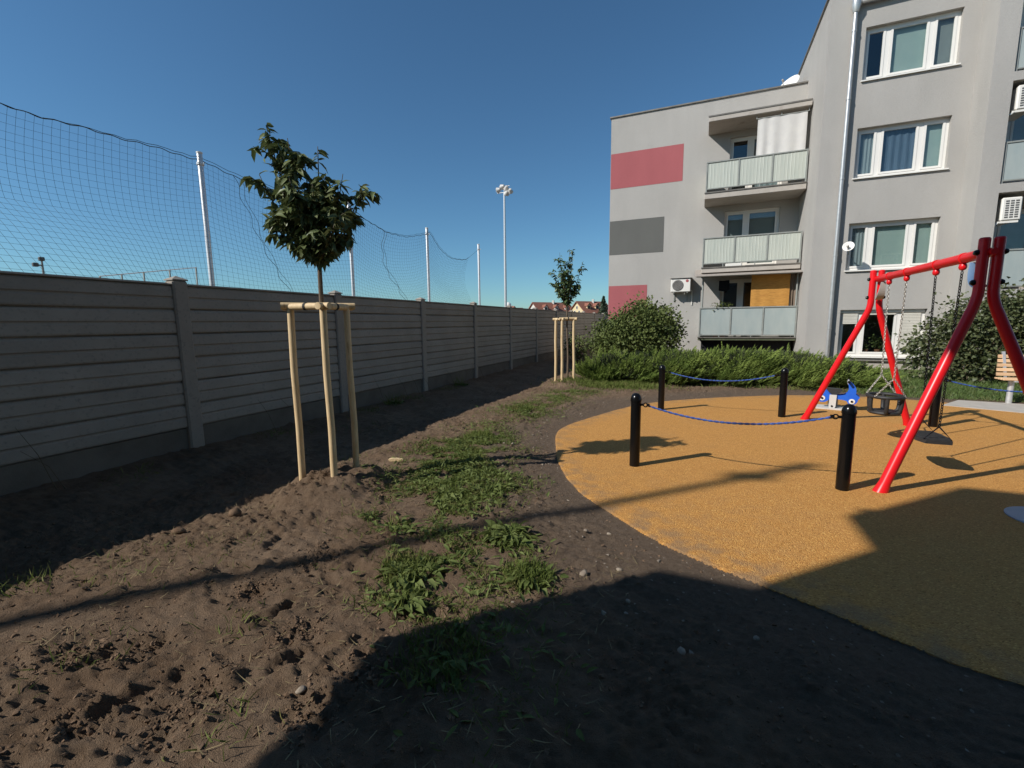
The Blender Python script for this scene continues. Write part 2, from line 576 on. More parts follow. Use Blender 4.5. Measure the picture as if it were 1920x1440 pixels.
def rubber_surface():
    m = bpy.data.materials.new('ochre_rubber_granulate')
    m.use_nodes = True
    nt = m.node_tree
    N, L = nt.nodes.new, nt.links.new
    p = nt.nodes['Principled BSDF']
    p.inputs['Roughness'].default_value = .8
    p.inputs['Specular IOR Level'].default_value = .3
    g = N('ShaderNodeNewGeometry')
    v = N('ShaderNodeTexVoronoi')
    v.inputs['Scale'].default_value = 130
    L(g.outputs['Position'], v.inputs['Vector'])
    sp = N('ShaderNodeSeparateColor')
    L(v.outputs['Color'], sp.inputs['Color'])
    r = N('ShaderNodeValToRGB')
    e = r.color_ramp.elements
    e[0].position, e[0].color = 0., (.30, .130, .024, 1)
    e[1].position, e[1].color = 1., (.70, .39, .11, 1)
    q = r.color_ramp.elements.new(.12)
    q.color = (.46, .212, .050, 1)
    q = r.color_ramp.elements.new(.8)
    q.color = (.55, .262, .066, 1)
    L(sp.outputs['Red'], r.inputs['Fac'])
    # worn / dusty areas
    n = N('ShaderNodeTexNoise')
    n.inputs['Scale'].default_value = 1.1
    n.inputs['Detail'].default_value = 6
    n.inputs['Roughness'].default_value = .65
    L(g.outputs['Position'], n.inputs['Vector'])
    mr = N('ShaderNodeMapRange')
    mr.inputs['From Min'].default_value = .5
    mr.inputs['From Max'].default_value = .8
    mr.inputs['To Max'].default_value = .28
    L(n.outputs['Fac'], mr.inputs['Value'])
    mx = N('ShaderNodeMix')
    mx.data_type = 'RGBA'
    L(mr.outputs['Result'], mx.inputs['Factor'])
    L(r.outputs['Color'], mx.inputs[6])
    mx.inputs[7].default_value = (.38, .215, .09, 1)
    # a few grey scuffs left by boots on the soil side
    at = N('ShaderNodeAttribute')
    at.attribute_name = 'dirt'
    n2 = N('ShaderNodeTexNoise')
    n2.inputs['Scale'].default_value = 7
    n2.inputs['Detail'].default_value = 5
    L(g.outputs['Position'], n2.inputs['Vector'])
    m2 = N('ShaderNodeMapRange')
    m2.inputs['From Min'].default_value = .42
    m2.inputs['From Max'].default_value = .62
    L(n2.outputs['Fac'], m2.inputs['Value'])
    ml = N('ShaderNodeMath')
    ml.operation = 'MULTIPLY'
    L(at.outputs['Fac'], ml.inputs[0])
    L(m2.outputs['Result'], ml.inputs[1])
    mx2 = N('ShaderNodeMix')
    mx2.data_type = 'RGBA'
    L(ml.outputs[0], mx2.inputs['Factor'])
    L(mx.outputs[2], mx2.inputs[6])
    mx2.inputs[7].default_value = (.22, .15, .09, 1)
    L(mx2.outputs[2], p.inputs['Base Color'])
    b = N('ShaderNodeBump')
    b.inputs['Strength'].default_value = .75
    b.inputs['Distance'].default_value = .006
    L(v.outputs['Distance'], b.inputs['Height'])
    b.invert = True
    L(b.outputs['Normal'], p.inputs['Normal'])
    return m


M_orange = rubber_surface()


def soil_mat():
    m = bpy.data.materials.new('trodden_soil')
    m.use_nodes = True
    nt = m.node_tree
    N, L = nt.nodes.new, nt.links.new
    p = nt.nodes['Principled BSDF']
    p.inputs['Roughness'].default_value = .95
    p.inputs['Specular IOR Level'].default_value = .15
    g = N('ShaderNodeNewGeometry')

    def noise(scale, detail=5, rough=.6):
        n = N('ShaderNodeTexNoise')
        n.inputs['Scale'].default_value = scale
        n.inputs['Detail'].default_value = detail
        n.inputs['Roughness'].default_value = rough
        L(g.outputs['Position'], n.inputs['Vector'])
        return n

    def rng_(src, a, b, c=0, d=1):
        r = N('ShaderNodeMapRange')
        r.inputs['From Min'].default_value = a
        r.inputs['From Max'].default_value = b
        r.inputs['To Min'].default_value = c
        r.inputs['To Max'].default_value = d
        L(src, r.inputs['Value'])
        return r.outputs['Result']

    def mix(f, a, b):
        x = N('ShaderNodeMix')
        x.data_type = 'RGBA'
        if isinstance(f, float):
            x.inputs['Factor'].default_value = f
        else:
            L(f, x.inputs['Factor'])
        for i, s in ((6, a), (7, b)):
            if isinstance(s, tuple):
                x.inputs[i].default_value = (*s, 1)
            else:
                L(s, x.inputs[i])
        return x.outputs[2]
    c = mix(rng_(noise(1.7).outputs['Fac'], .35, .65), (.176, .114, .070), (.245, .168, .108))
    c = mix(rng_(noise(9, 6, .7).outputs['Fac'], .45, .75, 0, .7), c, (.108, .062, .033))
    c = mix(rng_(noise(45, 4, .7).outputs['Fac'], .52, .75, 0, .6), c, (.235, .165, .105))
    at = N('ShaderNodeAttribute')
    at.attribute_name = 'gravelly'
    grey = mix(rng_(noise(30, 5, .8).outputs['Fac'], .4, .7), (.142, .099, .066), (.21, .152, .105))
    c = mix(at.outputs['Fac'], c, grey)
    # tiny pale grit
    v = N('ShaderNodeTexVoronoi')
    v.inputs['Scale'].default_value = 38
    L(g.outputs['Position'], v.inputs['Vector'])
    sp = N('ShaderNodeSeparateColor')
    L(v.outputs['Color'], sp.inputs['Color'])
    grit = N('ShaderNodeMath')
    grit.operation = 'MULTIPLY'
    L(rng_(sp.outputs['Red'], .93, .97), grit.inputs[0])
    L(rng_(v.outputs['Distance'], .32, .22), grit.inputs[1])
    gm = N('ShaderNodeMath')
    gm.operation = 'MULTIPLY'
    L(grit.outputs[0], gm.inputs[0])
    L(rng_(at.outputs['Fac'], 0, 1, .12, .75), gm.inputs[1])
    c = mix(gm.outputs[0], c, (.36, .30, .23))
    # lawn soil further to the right is greenish
    at2 = N('ShaderNodeAttribute')
    at2.attribute_name = 'turf'
    c = mix(at2.outputs['Fac'], c, (.065, .085, .026))
    L(c, p.inputs['Base Color'])
    add = N('ShaderNodeMath')
    add.operation = 'ADD'
    L(noise(60, 6, .7).outputs['Fac'], add.inputs[0])
    L(noise(220, 3, .7).outputs['Fac'], add.inputs[1])
    b = N('ShaderNodeBump')
    b.inputs['Strength'].default_value = 1.0
    b.inputs['Distance'].default_value = .018
    L(add.outputs[0], b.inputs['Height'])
    L(b.outputs['Normal'], p.inputs['Normal'])
    return m


M_soil = soil_mat()
M_clod = mat('soil_clod', (.115, .075, .048), (.19, .13, .088), rough=.95, scale=14, bump=.6, bscale=80, bdist=.006, spec=.15)

# ------------------------------------------------------------------ ground
OUT = [(4.29, 10.28), (3.16, 10.62), (1.9, 10.45), (.9, 9.97), (-.08, 9.29), (-.97, 8.36), (-1.6, 6.81), (-1.78, 5.98), (-1.63, 5.28), (-1.34, 4.46), (-.99, 3.84), (-.63, 3.45), (-.23, 3.09), (.11, 2.88), (.41, 2.73), (.69, 2.60), (.94, 2.46), (1.2, 2.36), (1.7, 2.28), (2.5, 2.3), (4.0, 2.6), (5.4, 3.5), (6.2, 5.0), (6.25, 7.0), (5.7, 8.6), (4.9, 9.75)]


def catmull(P, n=6):
    P = np.array(P, float)
    r = []
    for i in range(len(P)):
        a, b, c, d = P[i - 1], P[i], P[(i + 1) % len(P)], P[(i + 2) % len(P)]
        for k in range(n):
            t = k / n
            r.append(.5 * (2 * b + (c - a) * t + (2 * a - 5 * b + 4 * c - d) * t * t + (3 * b - a - 3 * c + d) * t ** 3))
    return np.array(r)


OUTC = catmull(OUT, 12)
OUTC = OUTC + .010 * np.stack([fbm(OUTC[:, 0] * 6, OUTC[:, 1] * 6, 3, 2), fbm(OUTC[:, 0] * 6, OUTC[:, 1] * 6, 3, 3)], 1)


def signed_dist(x, y, poly):
    """distance to polygon outline, negative inside"""
    d = np.full(x.shape, 1e9)
    ins = np.zeros(x.shape, bool)
    n = len(poly)
    for i in range(n):
        ax, ay = poly[i]
        bx, by = poly[(i + 1) % n]
        ex, ey = bx - ax, by - ay
        t = np.clip(((x - ax) * ex + (y - ay) * ey) / (ex * ex + ey * ey + 1e-12), 0, 1)
        d = np.minimum(d, (x - ax - t * ex) ** 2 + (y - ay - t * ey) ** 2)
        if abs(ey) > 1e-12:
            c = ((ay > y) != (by > y)) & (x < ex * (y - ay) / ey + ax)
            ins ^= c
    d = np.sqrt(d)
    return np.where(ins, -d, d)


TREE1 = (-3.14, 3.10)
TREE2 = (-3.06, 10.72)
TRACKS = []
_r = np.random.default_rng(5)
for k in range(46):
    TRACKS.append((_r.uniform(-4.2, -.6), _r.uniform(.5, 4.6), _r.uniform(0, 3.14), _r.uniform(.10, .17), _r.uniform(.035, .06), _r.uniform(.010, .024)))
TRACKS += [(-1.62, 1.35, 1.1, .16, .06, .03), (-2.0, 1.5, 1.25, .14, .05, .028), (-2.45, 1.05, 1.0, .2, .07, .035), (-1.95, 2.0, .3, .2, .06, .03), (-1.24, 3.44, .4, .05, .03, .04), (-2.6, 1.75, .5, .16, .06, .025), (-2.1, .95, 1.2, .2, .06, .03)]


DUG = [(-1.92, 1.07, 0.13), (-1.77, 1.46, 0.1), (-2.26, 2.03, 0.12), (-1.81, 0.92, 0.12), (-2.16, 0.79, 0.12), (-2.62, 3.14, 0.1), (-1.27, 1.38, 0.12), (-2.41, 1.08, 0.1), (-2.32, 1.65, 0.1), (-3.15, 2.94, 0.12), (-2.65, 0.93, 0.1), (-1.38, 1.13, 0.09), (-1.67, 4.76, 0.2), (-1.23, 1.92, 0.1)]      # patches of freshly broken clods


def ground_h(x, y):
    """height of the soil"""
    x = np.asarray(x, float)
    y = np.asarray(y, float)
    sd = np.full(x.shape, 20.)
    near = (x > -6.5) & (x < 10) & (y > -3) & (y < 15)
    sd[near] = signed_dist(x[near], y[near], OUTC)
    rough = sstep(.02, .55, sd) * .85 + .15
    far = 1 - sstep(14, 22, np.hypot(x, y - 3))
    right = 1 - sstep(2.5, 4.0, x) * sstep(9.6, 10.6, y) * .8
    A = rough * far * right
    h = A * (.045 * fbm(x * .9, y * .9, 3, 3) + .013 * fbm(x * 3.1, y * 3.1, 3, 11))
    rid = 1 - np.abs(fbm(x * 5.5 + .3 * y, y * 9.5, 3, 23))
    h += A * .024 * (rid - .75) * sstep(-.2, .35, fbm(x * .8, y * .8, 2, 41) + .15)
    pt = sstep(-.25, .3, fbm(x * 1.3, y * 1.3, 3, 19))
    h += A * (.005 + .011 * pt) * fbm(x * 17, y * 17, 3, 31, .7)
    q = 1 - np.abs(fbm(x * 9 + 2 * y, y * 20 - 3 * x, 3, 83, .6))
    h += A * .020 * (q - .8) * (.4 + pt)
    q = 1 - np.abs(fbm(x * 21 - 6 * y, y * 44 + 9 * x, 2, 87, .6))
    h += A * .008 * (q - .8)
    wx, wy = x + .05 * fbm(x * 6, y * 6, 2, 101), y + .05 * fbm(x * 6, y * 6, 2, 103)
    h += A * (.006 + .026 * pt) * (np.abs(fbm(wx * 10, wy * 10, 2, 105)) - .2)
    h += A * (.004 + .014 * pt) * (np.abs(fbm(wx * 27, wy * 27, 2, 107)) - .2)
    cl = fbm(x * 11, y * 11, 2, 57)
    h += A * .022 * np.maximum(cl - .12, 0) * (1 + fbm(x * 38, y * 38, 2, 71))
    h += A * (.004 + .008 * pt) * fbm(x * 52, y * 52, 2, 91)
    dug = np.zeros_like(x)
    for (tx, ty, rr) in DUG:
        dug = np.maximum(dug, np.exp(-(((x - tx) ** 2 + (y - ty) ** 2) / (rr * rr * 1.7 * (1 + .8 * fbm(x * 5, y * 5, 2, 9)) ** 2))))
    h += A * dug * (.045 * fbm(wx * 9, wy * 9, 3, 121, .6) + .060 * (np.abs(fbm(wx * 24, wy * 24, 3, 123, .7)) - .25) - .012)
    for (tx, ty, a, L_, W_, dp) in TRACKS:
        m = (np.abs(x - tx) < .5) & (np.abs(y - ty) < .5)
        if not m.any():
            continue
        dx, dy = x[m] - tx + .035 * fbm(x[m] * 9, y[m] * 9, 2, 5), y[m] - ty + .035 * fbm(x[m] * 9, y[m] * 9, 2, 6)
        u = (dx * math.cos(a) + dy * math.sin(a)) / L_
        v = (-dx * math.sin(a) + dy * math.cos(a)) / W_
        q = np.sqrt(np.abs(u) ** 3 + np.abs(v) ** 2.4 + 1e-9)
        h[m] += A[m] * (-dp * (1 - sstep(.55, 1.05, q)) + .45 * dp * np.exp(-((q - 1.25) / .25) ** 2))
    # planting mounds
    for (tx, ty, hh, rr) in ((TREE1[0], TREE1[1], .15, .66), (TREE2[0], TREE2[1], .10, .7)):
        d = np.hypot(x - tx, y - ty) * (1 + .22 * fbm(x * 2.3, y * 2.3, 2, 77))
        h += hh * (1 - sstep(.18, 1.0, d / rr)) * (1 + .5 * fbm(x * 7, y * 7, 2, 15)) * (1 + .35 * np.exp(-((d / rr - .62) / .16) ** 2))
    # shallow dip alongside the fence
    h += -.085 * np.exp(-((x + 4.1) / .75) ** 2) * (1 - sstep(.2, .8, 0 * x)) * far
    h = np.where(sd < 0, -.06 * sstep(0, .12, -sd) + h * .2, h)
    h -= .012 * sstep(.35, .0, sd) * (sd > 0)
    return h


def grid_lines(segs):
    r = []
    for a, b, st in segs:
        n = max(1, int(round((b - a) / st)))
        r += list(np.linspace(a, b, n, endpoint=False))
    r.append(segs[-1][1])
    return np.array(r)


gx = np.concatenate([-np.geomspace(700, 7, 24), grid_lines([(-6.6, -4.6, .06), (-4.6, 1.0, .016), (1.0, 7.5, .07)]), np.geomspace(8, 700, 24)])
gy = np.concatenate([-np.geomspace(200, 1.2, 18), grid_lines([(-1.0, .45, .08), (.45, 3.6, .0145), (3.6, 6.5, .026), (6.5, 15, .055)]), np.geomspace(15.3, 900, 34)])
GX, GY = np.meshgrid(gx, gy)
GZ = ground_h(GX.ravel(), GY.ravel())
nx, ny = len(gx), len(gy)
idx = np.arange(nx * ny).reshape(ny, nx)
GF = np.stack([idx[:-1, :-1], idx[:-1, 1:], idx[1:, 1:], idx[1:, :-1]], -1).reshape(-1, 4)
gme = np_mesh('ground', np.stack([GX.ravel(), GY.ravel(), GZ], 1), GF, smooth=True)


def set_attr(me, name, vals):
    a = me.attributes.new(name, 'FLOAT', 'POINT')
    a.data.foreach_set('value', np.asarray(vals, np.float32))


fx_, fy_ = GX.ravel(), GY.ravel()
sdv = np.full(fx_.shape, 20.)
nm = (fx_ > -6) & (fx_ < 9) & (fy_ > -3) & (fy_ < 14)
sdv[nm] = signed_dist(fx_[nm], fy_[nm], OUTC)
set_attr(gme, 'gravelly', np.clip(sstep(1.15, .45, sdv + .35 * fbm(fx_ * 1.5, fy_ * 1.5, 3, 8)), 0, 1))
turf = sstep(2.9, 3.6, fx_) * sstep(10.6, 11.2, fy_ + .15 * fbm(fx_ * 2, fy_ * 2, 2, 4)) * (fy_ < 16.9)
set_attr(gme, 'turf', turf)
kind(link('ground', gme, M_soil), 'structure')

# the ochre rubber play surface: one sheet with a turned-down rim
nO = len(OUTC)
cen = np.array([2.2, 6.2])
rings = []
for k, (s, z) in enumerate([(1.0, -.05), (1.0, -.002), (.996, .002), (.97, .004), (.9, .004), (.75, .004), (.5, .004), (.25, .004)]):
    rings.append(np.concatenate([cen + (OUTC - cen) * s, np.full((nO, 1), z)], 1))
RV = np.concatenate(rings + [np.array([[cen[0], cen[1], .004]])])
RF = []
for k in range(len(rings) - 1):
    for j in range(nO):
        RF.append((k * nO + (j + 1) % nO, k * nO + j, (k + 1) * nO + j, (k + 1) * nO + (j + 1) % nO))
for j in range(nO):
    RF.append(((len(rings) - 1) * nO + (j + 1) % nO, (len(rings) - 1) * nO + j, len(RV) - 1))
rme = np_mesh('play_surface', RV, RF)
dd = -signed_dist(RV[:, 0], RV[:, 1], OUTC)
west = sstep(1.6, -.2, RV[:, 0]) * sstep(5.2, 3.2, RV[:, 1])
set_attr(rme, 'dirt', np.clip(sstep(.35, .0, dd) * .55 + west * .2, 0, .7))
kind(link('play_surface', rme, M_orange), 'structure')

# pale paving that meets the play surface on the right
M_paving = mat('pale_concrete_paving', (.40, .375, .34), (.47, .44, .40), rough=.9, scale=5, bump=.3, bscale=70)
pv = MB()
pth = [(3.92, 9.95), (4.42, 10.66), (5.3, 10.5), (7.6, 10.2), (9.5, 9.9), (9.5, 8.6), (6.2, 8.9), (5.2, 9.3), (4.6, 9.62)]
pv.prism(pth, (0, 0, 0), (1, 0, 0), (0, 1, 0), (0, 0, 1), -.1, .012)
kind(pv.build('paving', M_paving), 'structure')
# round inlay set flush in the rubber
M_disc = mat('grey_blue_disc', (.33, .39, .46), (.37, .43, .50), rough=.5, scale=8)
di = MB()
di.lathe([(.255, .0), (.255, .012), (.245, .0155), (.001, .016)], (2.475, 4.45, 0), 40)
tag(di.build('ground_disc', M_disc, smooth=False), 'light blue round disc set in the ochre rubber at the right edge', 'play disc')
# ------------------------------------------------------------------ concrete slab fence
FX = -5.80
fence = thing('concrete_fence', 'long grey precast concrete slab fence with pointed posts along the left', 'fence', (FX, 3.5, 0))
SLAB_H = .287
PITCH = 2.53
prof = [(0, -.010), (.006, -.002), (.014, .020), (.030, .025), (.118, .022), (.128, .011), (.140, .011), (.154, .026), (.176, .025), (.258, .018), (.274, .006), (.2845, -.010)]


def slab_mesh(seed):
    r = np.random.default_rng(seed)
    n = 14
    ys = np.linspace(-PITCH / 2 + .055, PITCH / 2 - .055, n)
    V, F = [], []
    for i, yy in enumerate(ys):
        for (z, d) in prof:
            V.append((.03 + d + r.normal(0, .0006), yy, z + .002 * math.sin(yy * 1.7 + seed) * (0 if 0 < z < .28 else 1)))
        V.append((-.03, yy, .2845))
        V.append((-.03, yy, 0))
    m = len(prof) + 2
    for i in range(n - 1):
        for k in range(m):
            a, b = i * m + k, i * m + (k + 1) % m
            F.append((a, b, b + m, a + m)[::-1])
    F.append(tuple(range(m)))
    F.append(tuple(range((n - 1) * m, n * m))[::-1])
    b = MB()
    b.add(V, F)
    b.box(-.042, -.0305, -PITCH / 2 + .06, PITCH / 2 - .06, .24, .315)
    return np_mesh('fence_slab', np.array(b.v), b.f)


SLABS = [slab_mesh(s) for s in range(4)]   # each slab has a rear tongue that closes the joint
for s in SLABS:
    s.materials.append(M_concrete)
pm = MB()
pm.cbox(-.075, .085, -.085, .085, -.25, 2.03, .018)
pm.add([(-.078, -.088, 2.032), (.088, -.088, 2.032), (.088, .088, 2.032), (-.078, .088, 2.032), (-.078, -.088, 2.045), (.088, -.088, 2.045), (.088, .088, 2.045), (-.078, .088, 2.045), (.005, 0, 2.09)],
       [(0, 3, 2, 1), (0, 1, 5, 4), (1, 2, 6, 5), (2, 3, 7, 6), (3, 0, 4, 7), (4, 5, 8), (5, 6, 8), (6, 7, 8), (7, 4, 8)])
POST = np_mesh('fence_post', np.array(pm.v), pm.f)
POST.materials.append(M_concrete)
bm_ = MB()
bm_.cbox(-.025, .035, -PITCH / 2 + .05, PITCH / 2 - .05, -.25, .262, .006)
BOARD = np_mesh('base_board', np.array(bm_.v), bm_.f)
BOARD.materials.append(M_concrete_dark)
cp = MB()
cp.cbox(-.045, .066, -PITCH / 2 + .06, PITCH / 2 - .06, 1.984, 2.0, .005)
CAPM = np_mesh('fence_cap', np.array(cp.v), cp.f)
CAPM.materials.append(M_concrete)
rf = random.Random(3)
for k in range(-4, 12):
    yp = 3.5 + PITCH * k
    o = link('post', POST, None, fence, (FX, yp, rf.uniform(-.012, .012)))
    o.rotation_euler = (rf.uniform(-.006, .006), rf.uniform(-.006, .006), 0)
    yc = yp + PITCH / 2
    link('base_board', BOARD, None, fence, (FX, yc, 0))
    for j in range(6):
        o = link('slab', SLABS[rf.randrange(4)], None, fence, (FX + rf.uniform(-.004, .004), yc, .265 + SLAB_H * j))
        o.rotation_euler = (0, rf.uniform(-.006, .006), 0)
    link('cap', CAPM, None, fence, (FX, yc, 0))

# ------------------------------------------------------------------ ball net behind the fence
NX = -9.4
POLES = [(-1.85, 4.85), (2.25, 4.85), (6.36, 4.92), (10.5, 4.92), (14.48, 4.95), (18.64, 5.0)]
NPL = ['tall galvanised net pole nearest the camera, out at the far left', 'galvanised net pole at the left, in front of the sagging net',
       'galvanised net pole just left of the near staked tree', 'galvanised net pole half hidden behind the near tree crown',
       'galvanised net pole right of the near tree, net on both sides', 'last galvanised net pole, standing clear of the net end']
for i, (yy, hh) in enumerate(POLES):
    if i == 0:
        continue
    t = thing('net_pole', NPL[i], 'pole', (NX, yy, 0), 'galvanised poles that carry the ball net')
    b = MB()
    b.lathe([(.050, 0), (.050, hh - .02), (.044, hh)], (NX, yy, 0), 14)
    sharp(b.build('shaft', M_galv, t))
    b = MB()
    b.lathe([(.055, hh), (.055, hh + .03), (.03, hh + .04)], (NX, yy, 0), 14)
    sharp(b.build('cap', M_white, t))
    b = MB()
    b.lathe([(.068, hh - .22), (.068, hh - .17)], (NX, yy, 0), 12)
    b.tube([(NX + .06, yy, hh - .195), (NX + .12, yy, hh - .195)], .012, 6)
    b.build('hook_collar', M_galv, t)


def ztop(u):
    z = 0
    for (a, ha), (b, hb) in zip(POLES[:-1], POLES[1:]):
        if a <= u <= b:
            t = (u - a) / (b - a)
            sag = {0: .1, 1: .07, 2: .18, 3: .40, 4: .75}[[p[0] for p in POLES].index(a)]
            z = ha + (hb - ha) * t - .13 - sag * (1 - (2 * t - 1) ** 2)
    return z


def net_pt(u, v):
    zt = ztop(u)
    z = zt - v * (zt - 1.35)
    left = float(sstep(6.2, 3.2, np.array(u)))
    g = float(sstep(.38, 1.0, np.array(v)))
    span = 0
    for (a, _), (b, _) in zip(POLES[:-1], POLES[1:]):
        if a <= u <= b:
            span = math.sin(math.pi * (u - a) / (b - a))
    X = NX + .06 + left * 2.3 * max(0, v - .36) / .64 + (1 - left) * .55 * g * span
    X -= .22 * span * math.sin(math.pi * min(1, v / .5)) + .05 * math.sin(u * 2.1 + v * 5)
    uu = u + .10 * math.sin(v * 3 + u) * span
    z += .05 * math.sin(u * 1.3 + v * 4) * v
    z -= .10 * span * math.sin(math.pi * v)
    return (X, uu, z)


us = np.arange(-1.8, 17.55, .105)
vs = np.linspace(0, 1, 34)
NP = np.array([[net_pt(u, v) for u in us] for v in vs])


def cords(lines, r):
    """three-sided cords along polylines (array k x n x 3)"""
    Vs, Fs, off = [], [], 0
    for P in lines:
        T = np.gradient(P, axis=0)
        T /= np.linalg.norm(T, axis=1, keepdims=True) + 1e-9
        ref = np.array([1., 0, 0])
        A = np.cross(T, ref)
        A /= np.linalg.norm(A, axis=1, keepdims=True) + 1e-9
        B = np.cross(T, A)
        n = len(P)
        ring = np.stack([P + r * (A * math.cos(q) + B * math.sin(q)) for q in (0, 2.094, 4.189)], 1).reshape(-1, 3)
        i = np.arange(n - 1)[:, None] * 3
        j = np.arange(3)[None]
        f = np.stack([i + j, i + (j + 1) % 3, i + 3 + (j + 1) % 3, i + 3 + j], -1).reshape(-1, 4)
        Vs.append(ring)
        Fs.append(f + off)
        off += len(ring)
    return np.concatenate(Vs), np.concatenate(Fs)


net = thing('ball_net', 'dark green ball net of square mesh hung between galvanised poles', 'net', (NX, 3.5, 0))
no = np.array(ORIGIN[net.name])
V, F = cords([NP[i] for i in range(1, len(vs))] + [NP[:, j] for j in range(len(us))], .0019)
kind(link('mesh_cords', np_mesh('mesh_cords', V - no, F), M_net, net), 'stuff')
b = MB()
fine = np.array([net_pt(u, 0) for u in np.arange(-1.8, 17.6, .05)])
fine[:, 2] += .012 * np.sin(np.arange(len(fine)) * .9) + .01 * np.sin(np.arange(len(fine)) * .31)
b.tube([tuple(p) for p in fine], .0075, 5)
b.tube([tuple(p + np.array([.01, 0, .03 + .03 * math.sin(i * .13)])) for i, p in enumerate(fine[::3])] + [(NX, 18.6, 4.78)], .005, 4)
b.build('head_rope', M_net, net)
# seams where two net lengths are laced together
for u0, u1 in ((7.0, 8.6), (12.0, 12.6)):
    b = MB()
    b.tube([net_pt(u0 + (u1 - u0) * v + .05 * math.sin(v * 40), v) for v in np.linspace(0, 1, 50)], .006, 4)
    b.tube([net_pt(u0 + .12 + (u1 - u0) * v + .05 * math.sin(v * 31 + 1), v) for v in np.linspace(0, 1, 50)], .005, 4)
    b.build('lacing', M_net, net)

# ------------------------------------------------------------------ floodlight masts


def floodmast(x, y, h, label, heads, face, hs=1.):
    t = thing('floodlight_mast', label, 'light mast', (x, y, 0), 'floodlight masts of the sports ground')
    k_ = 1. if hs > .6 else .55
    b = MB()
    b.lathe([(.20, 0), (.20, .25), (.15, .27), (.14 * k_, h * .5), (.10 * k_, h)], (x, y, 0), 16)
    sharp(b.build('shaft', M_galv, t))
    b = MB()
    for i, zz in enumerate((h + .02, h + .62)):
        b.tube([(x - (.95 - .25 * i) * hs, y, zz), (x + (.95 - .25 * i) * hs, y, zz)], .045 * hs, 8)
    b.tube([(x, y, h - .05), (x, y, h + .66)], .07, 8)
    b.build('cross_arm', M_galv, t)
    f = Vector(face).normalized()
    for (dx, dz, tw) in heads:
        d = (f + Vector((tw, 0, -.35))).normalized()
        c = Vector((x + dx * hs, y, h + dz))
        b = MB()
        b.lathe([(a_ * hs, q_ * hs) for a_, q_ in [(.06, -.30), (.16, -.26), (.20, -.12), (.34, .12), (.36, .16), (.33, .17), (.05, .10)]], c, 16, d)
        b.tube([c + Vector(v_) * hs for v_ in ((-.33, 0, 0), (-.36, 0, -.2), (0, 0, -.35), (.36, 0, -.2), (.33, 0, 0))], .025 * hs, 5)
        sharp(b.build('floodlight', M_greyst, t))
    return t


floodmast(-19.55, 45, 15.0, 'tall slim floodlight mast with a lamp cluster beyond the net', [(-.75, .35, -.9), (-.2, .62, -.4), (.3, .45, .5), (.8, .1, .7), (.35, -.05, .3)], (-.8, .5, 0), .85)
floodmast(-10.62, -6.38, 11.6, 'floodlight mast behind the camera that throws the long thin shadow', [(-.3, .0, -.4), (.3, .0, .4)], (-.8, .5, 0), .32)

# small lamp post and training railing out on the sports ground
t = thing('lamp_post', 'small dark double lamp post far behind the net at the left', 'lamp post', (-32.0, 12.75, 0))
b = MB()
b.lathe([(.10, 0), (.045, 5.0)], (-32.0, 12.75, 0), 8)
b.tube([(-32.0, 12.75, 4.75), (-32.0, 12.5, 4.75)], .04, 5)
b.build('shaft', M_rail, t)
for (dy, dz) in ((0.0, 4.98), (-.27, 4.66)):
    b = MB()
    b.cbox(-32.1, -31.9, 12.75 + dy - .11, 12.75 + dy + .11, dz, dz + .2, .03)
    b.build('lamp_head', M_fan, t)
t = thing('field_railing', 'white topped railing with dark posts far behind the net', 'railing', (-22, 12.3, 0))
zz = lambda y: 3.5 + (y - 10.43) * .195
for y in (10.43, 11.17, 11.98, 13.02, 14.18):
    b = MB()
    b.box(-22.03, -21.97, y - .02, y + .02, 0, zz(y))
    b.build('post', M_rail, t)
b = MB()
b.tube([(-21.95, 10.4, zz(10.4)), (-21.95, 14.2, zz(14.2))], .022, 5)
b.build('rail', M_white, t)

# ------------------------------------------------------------------ far houses beyond the fence


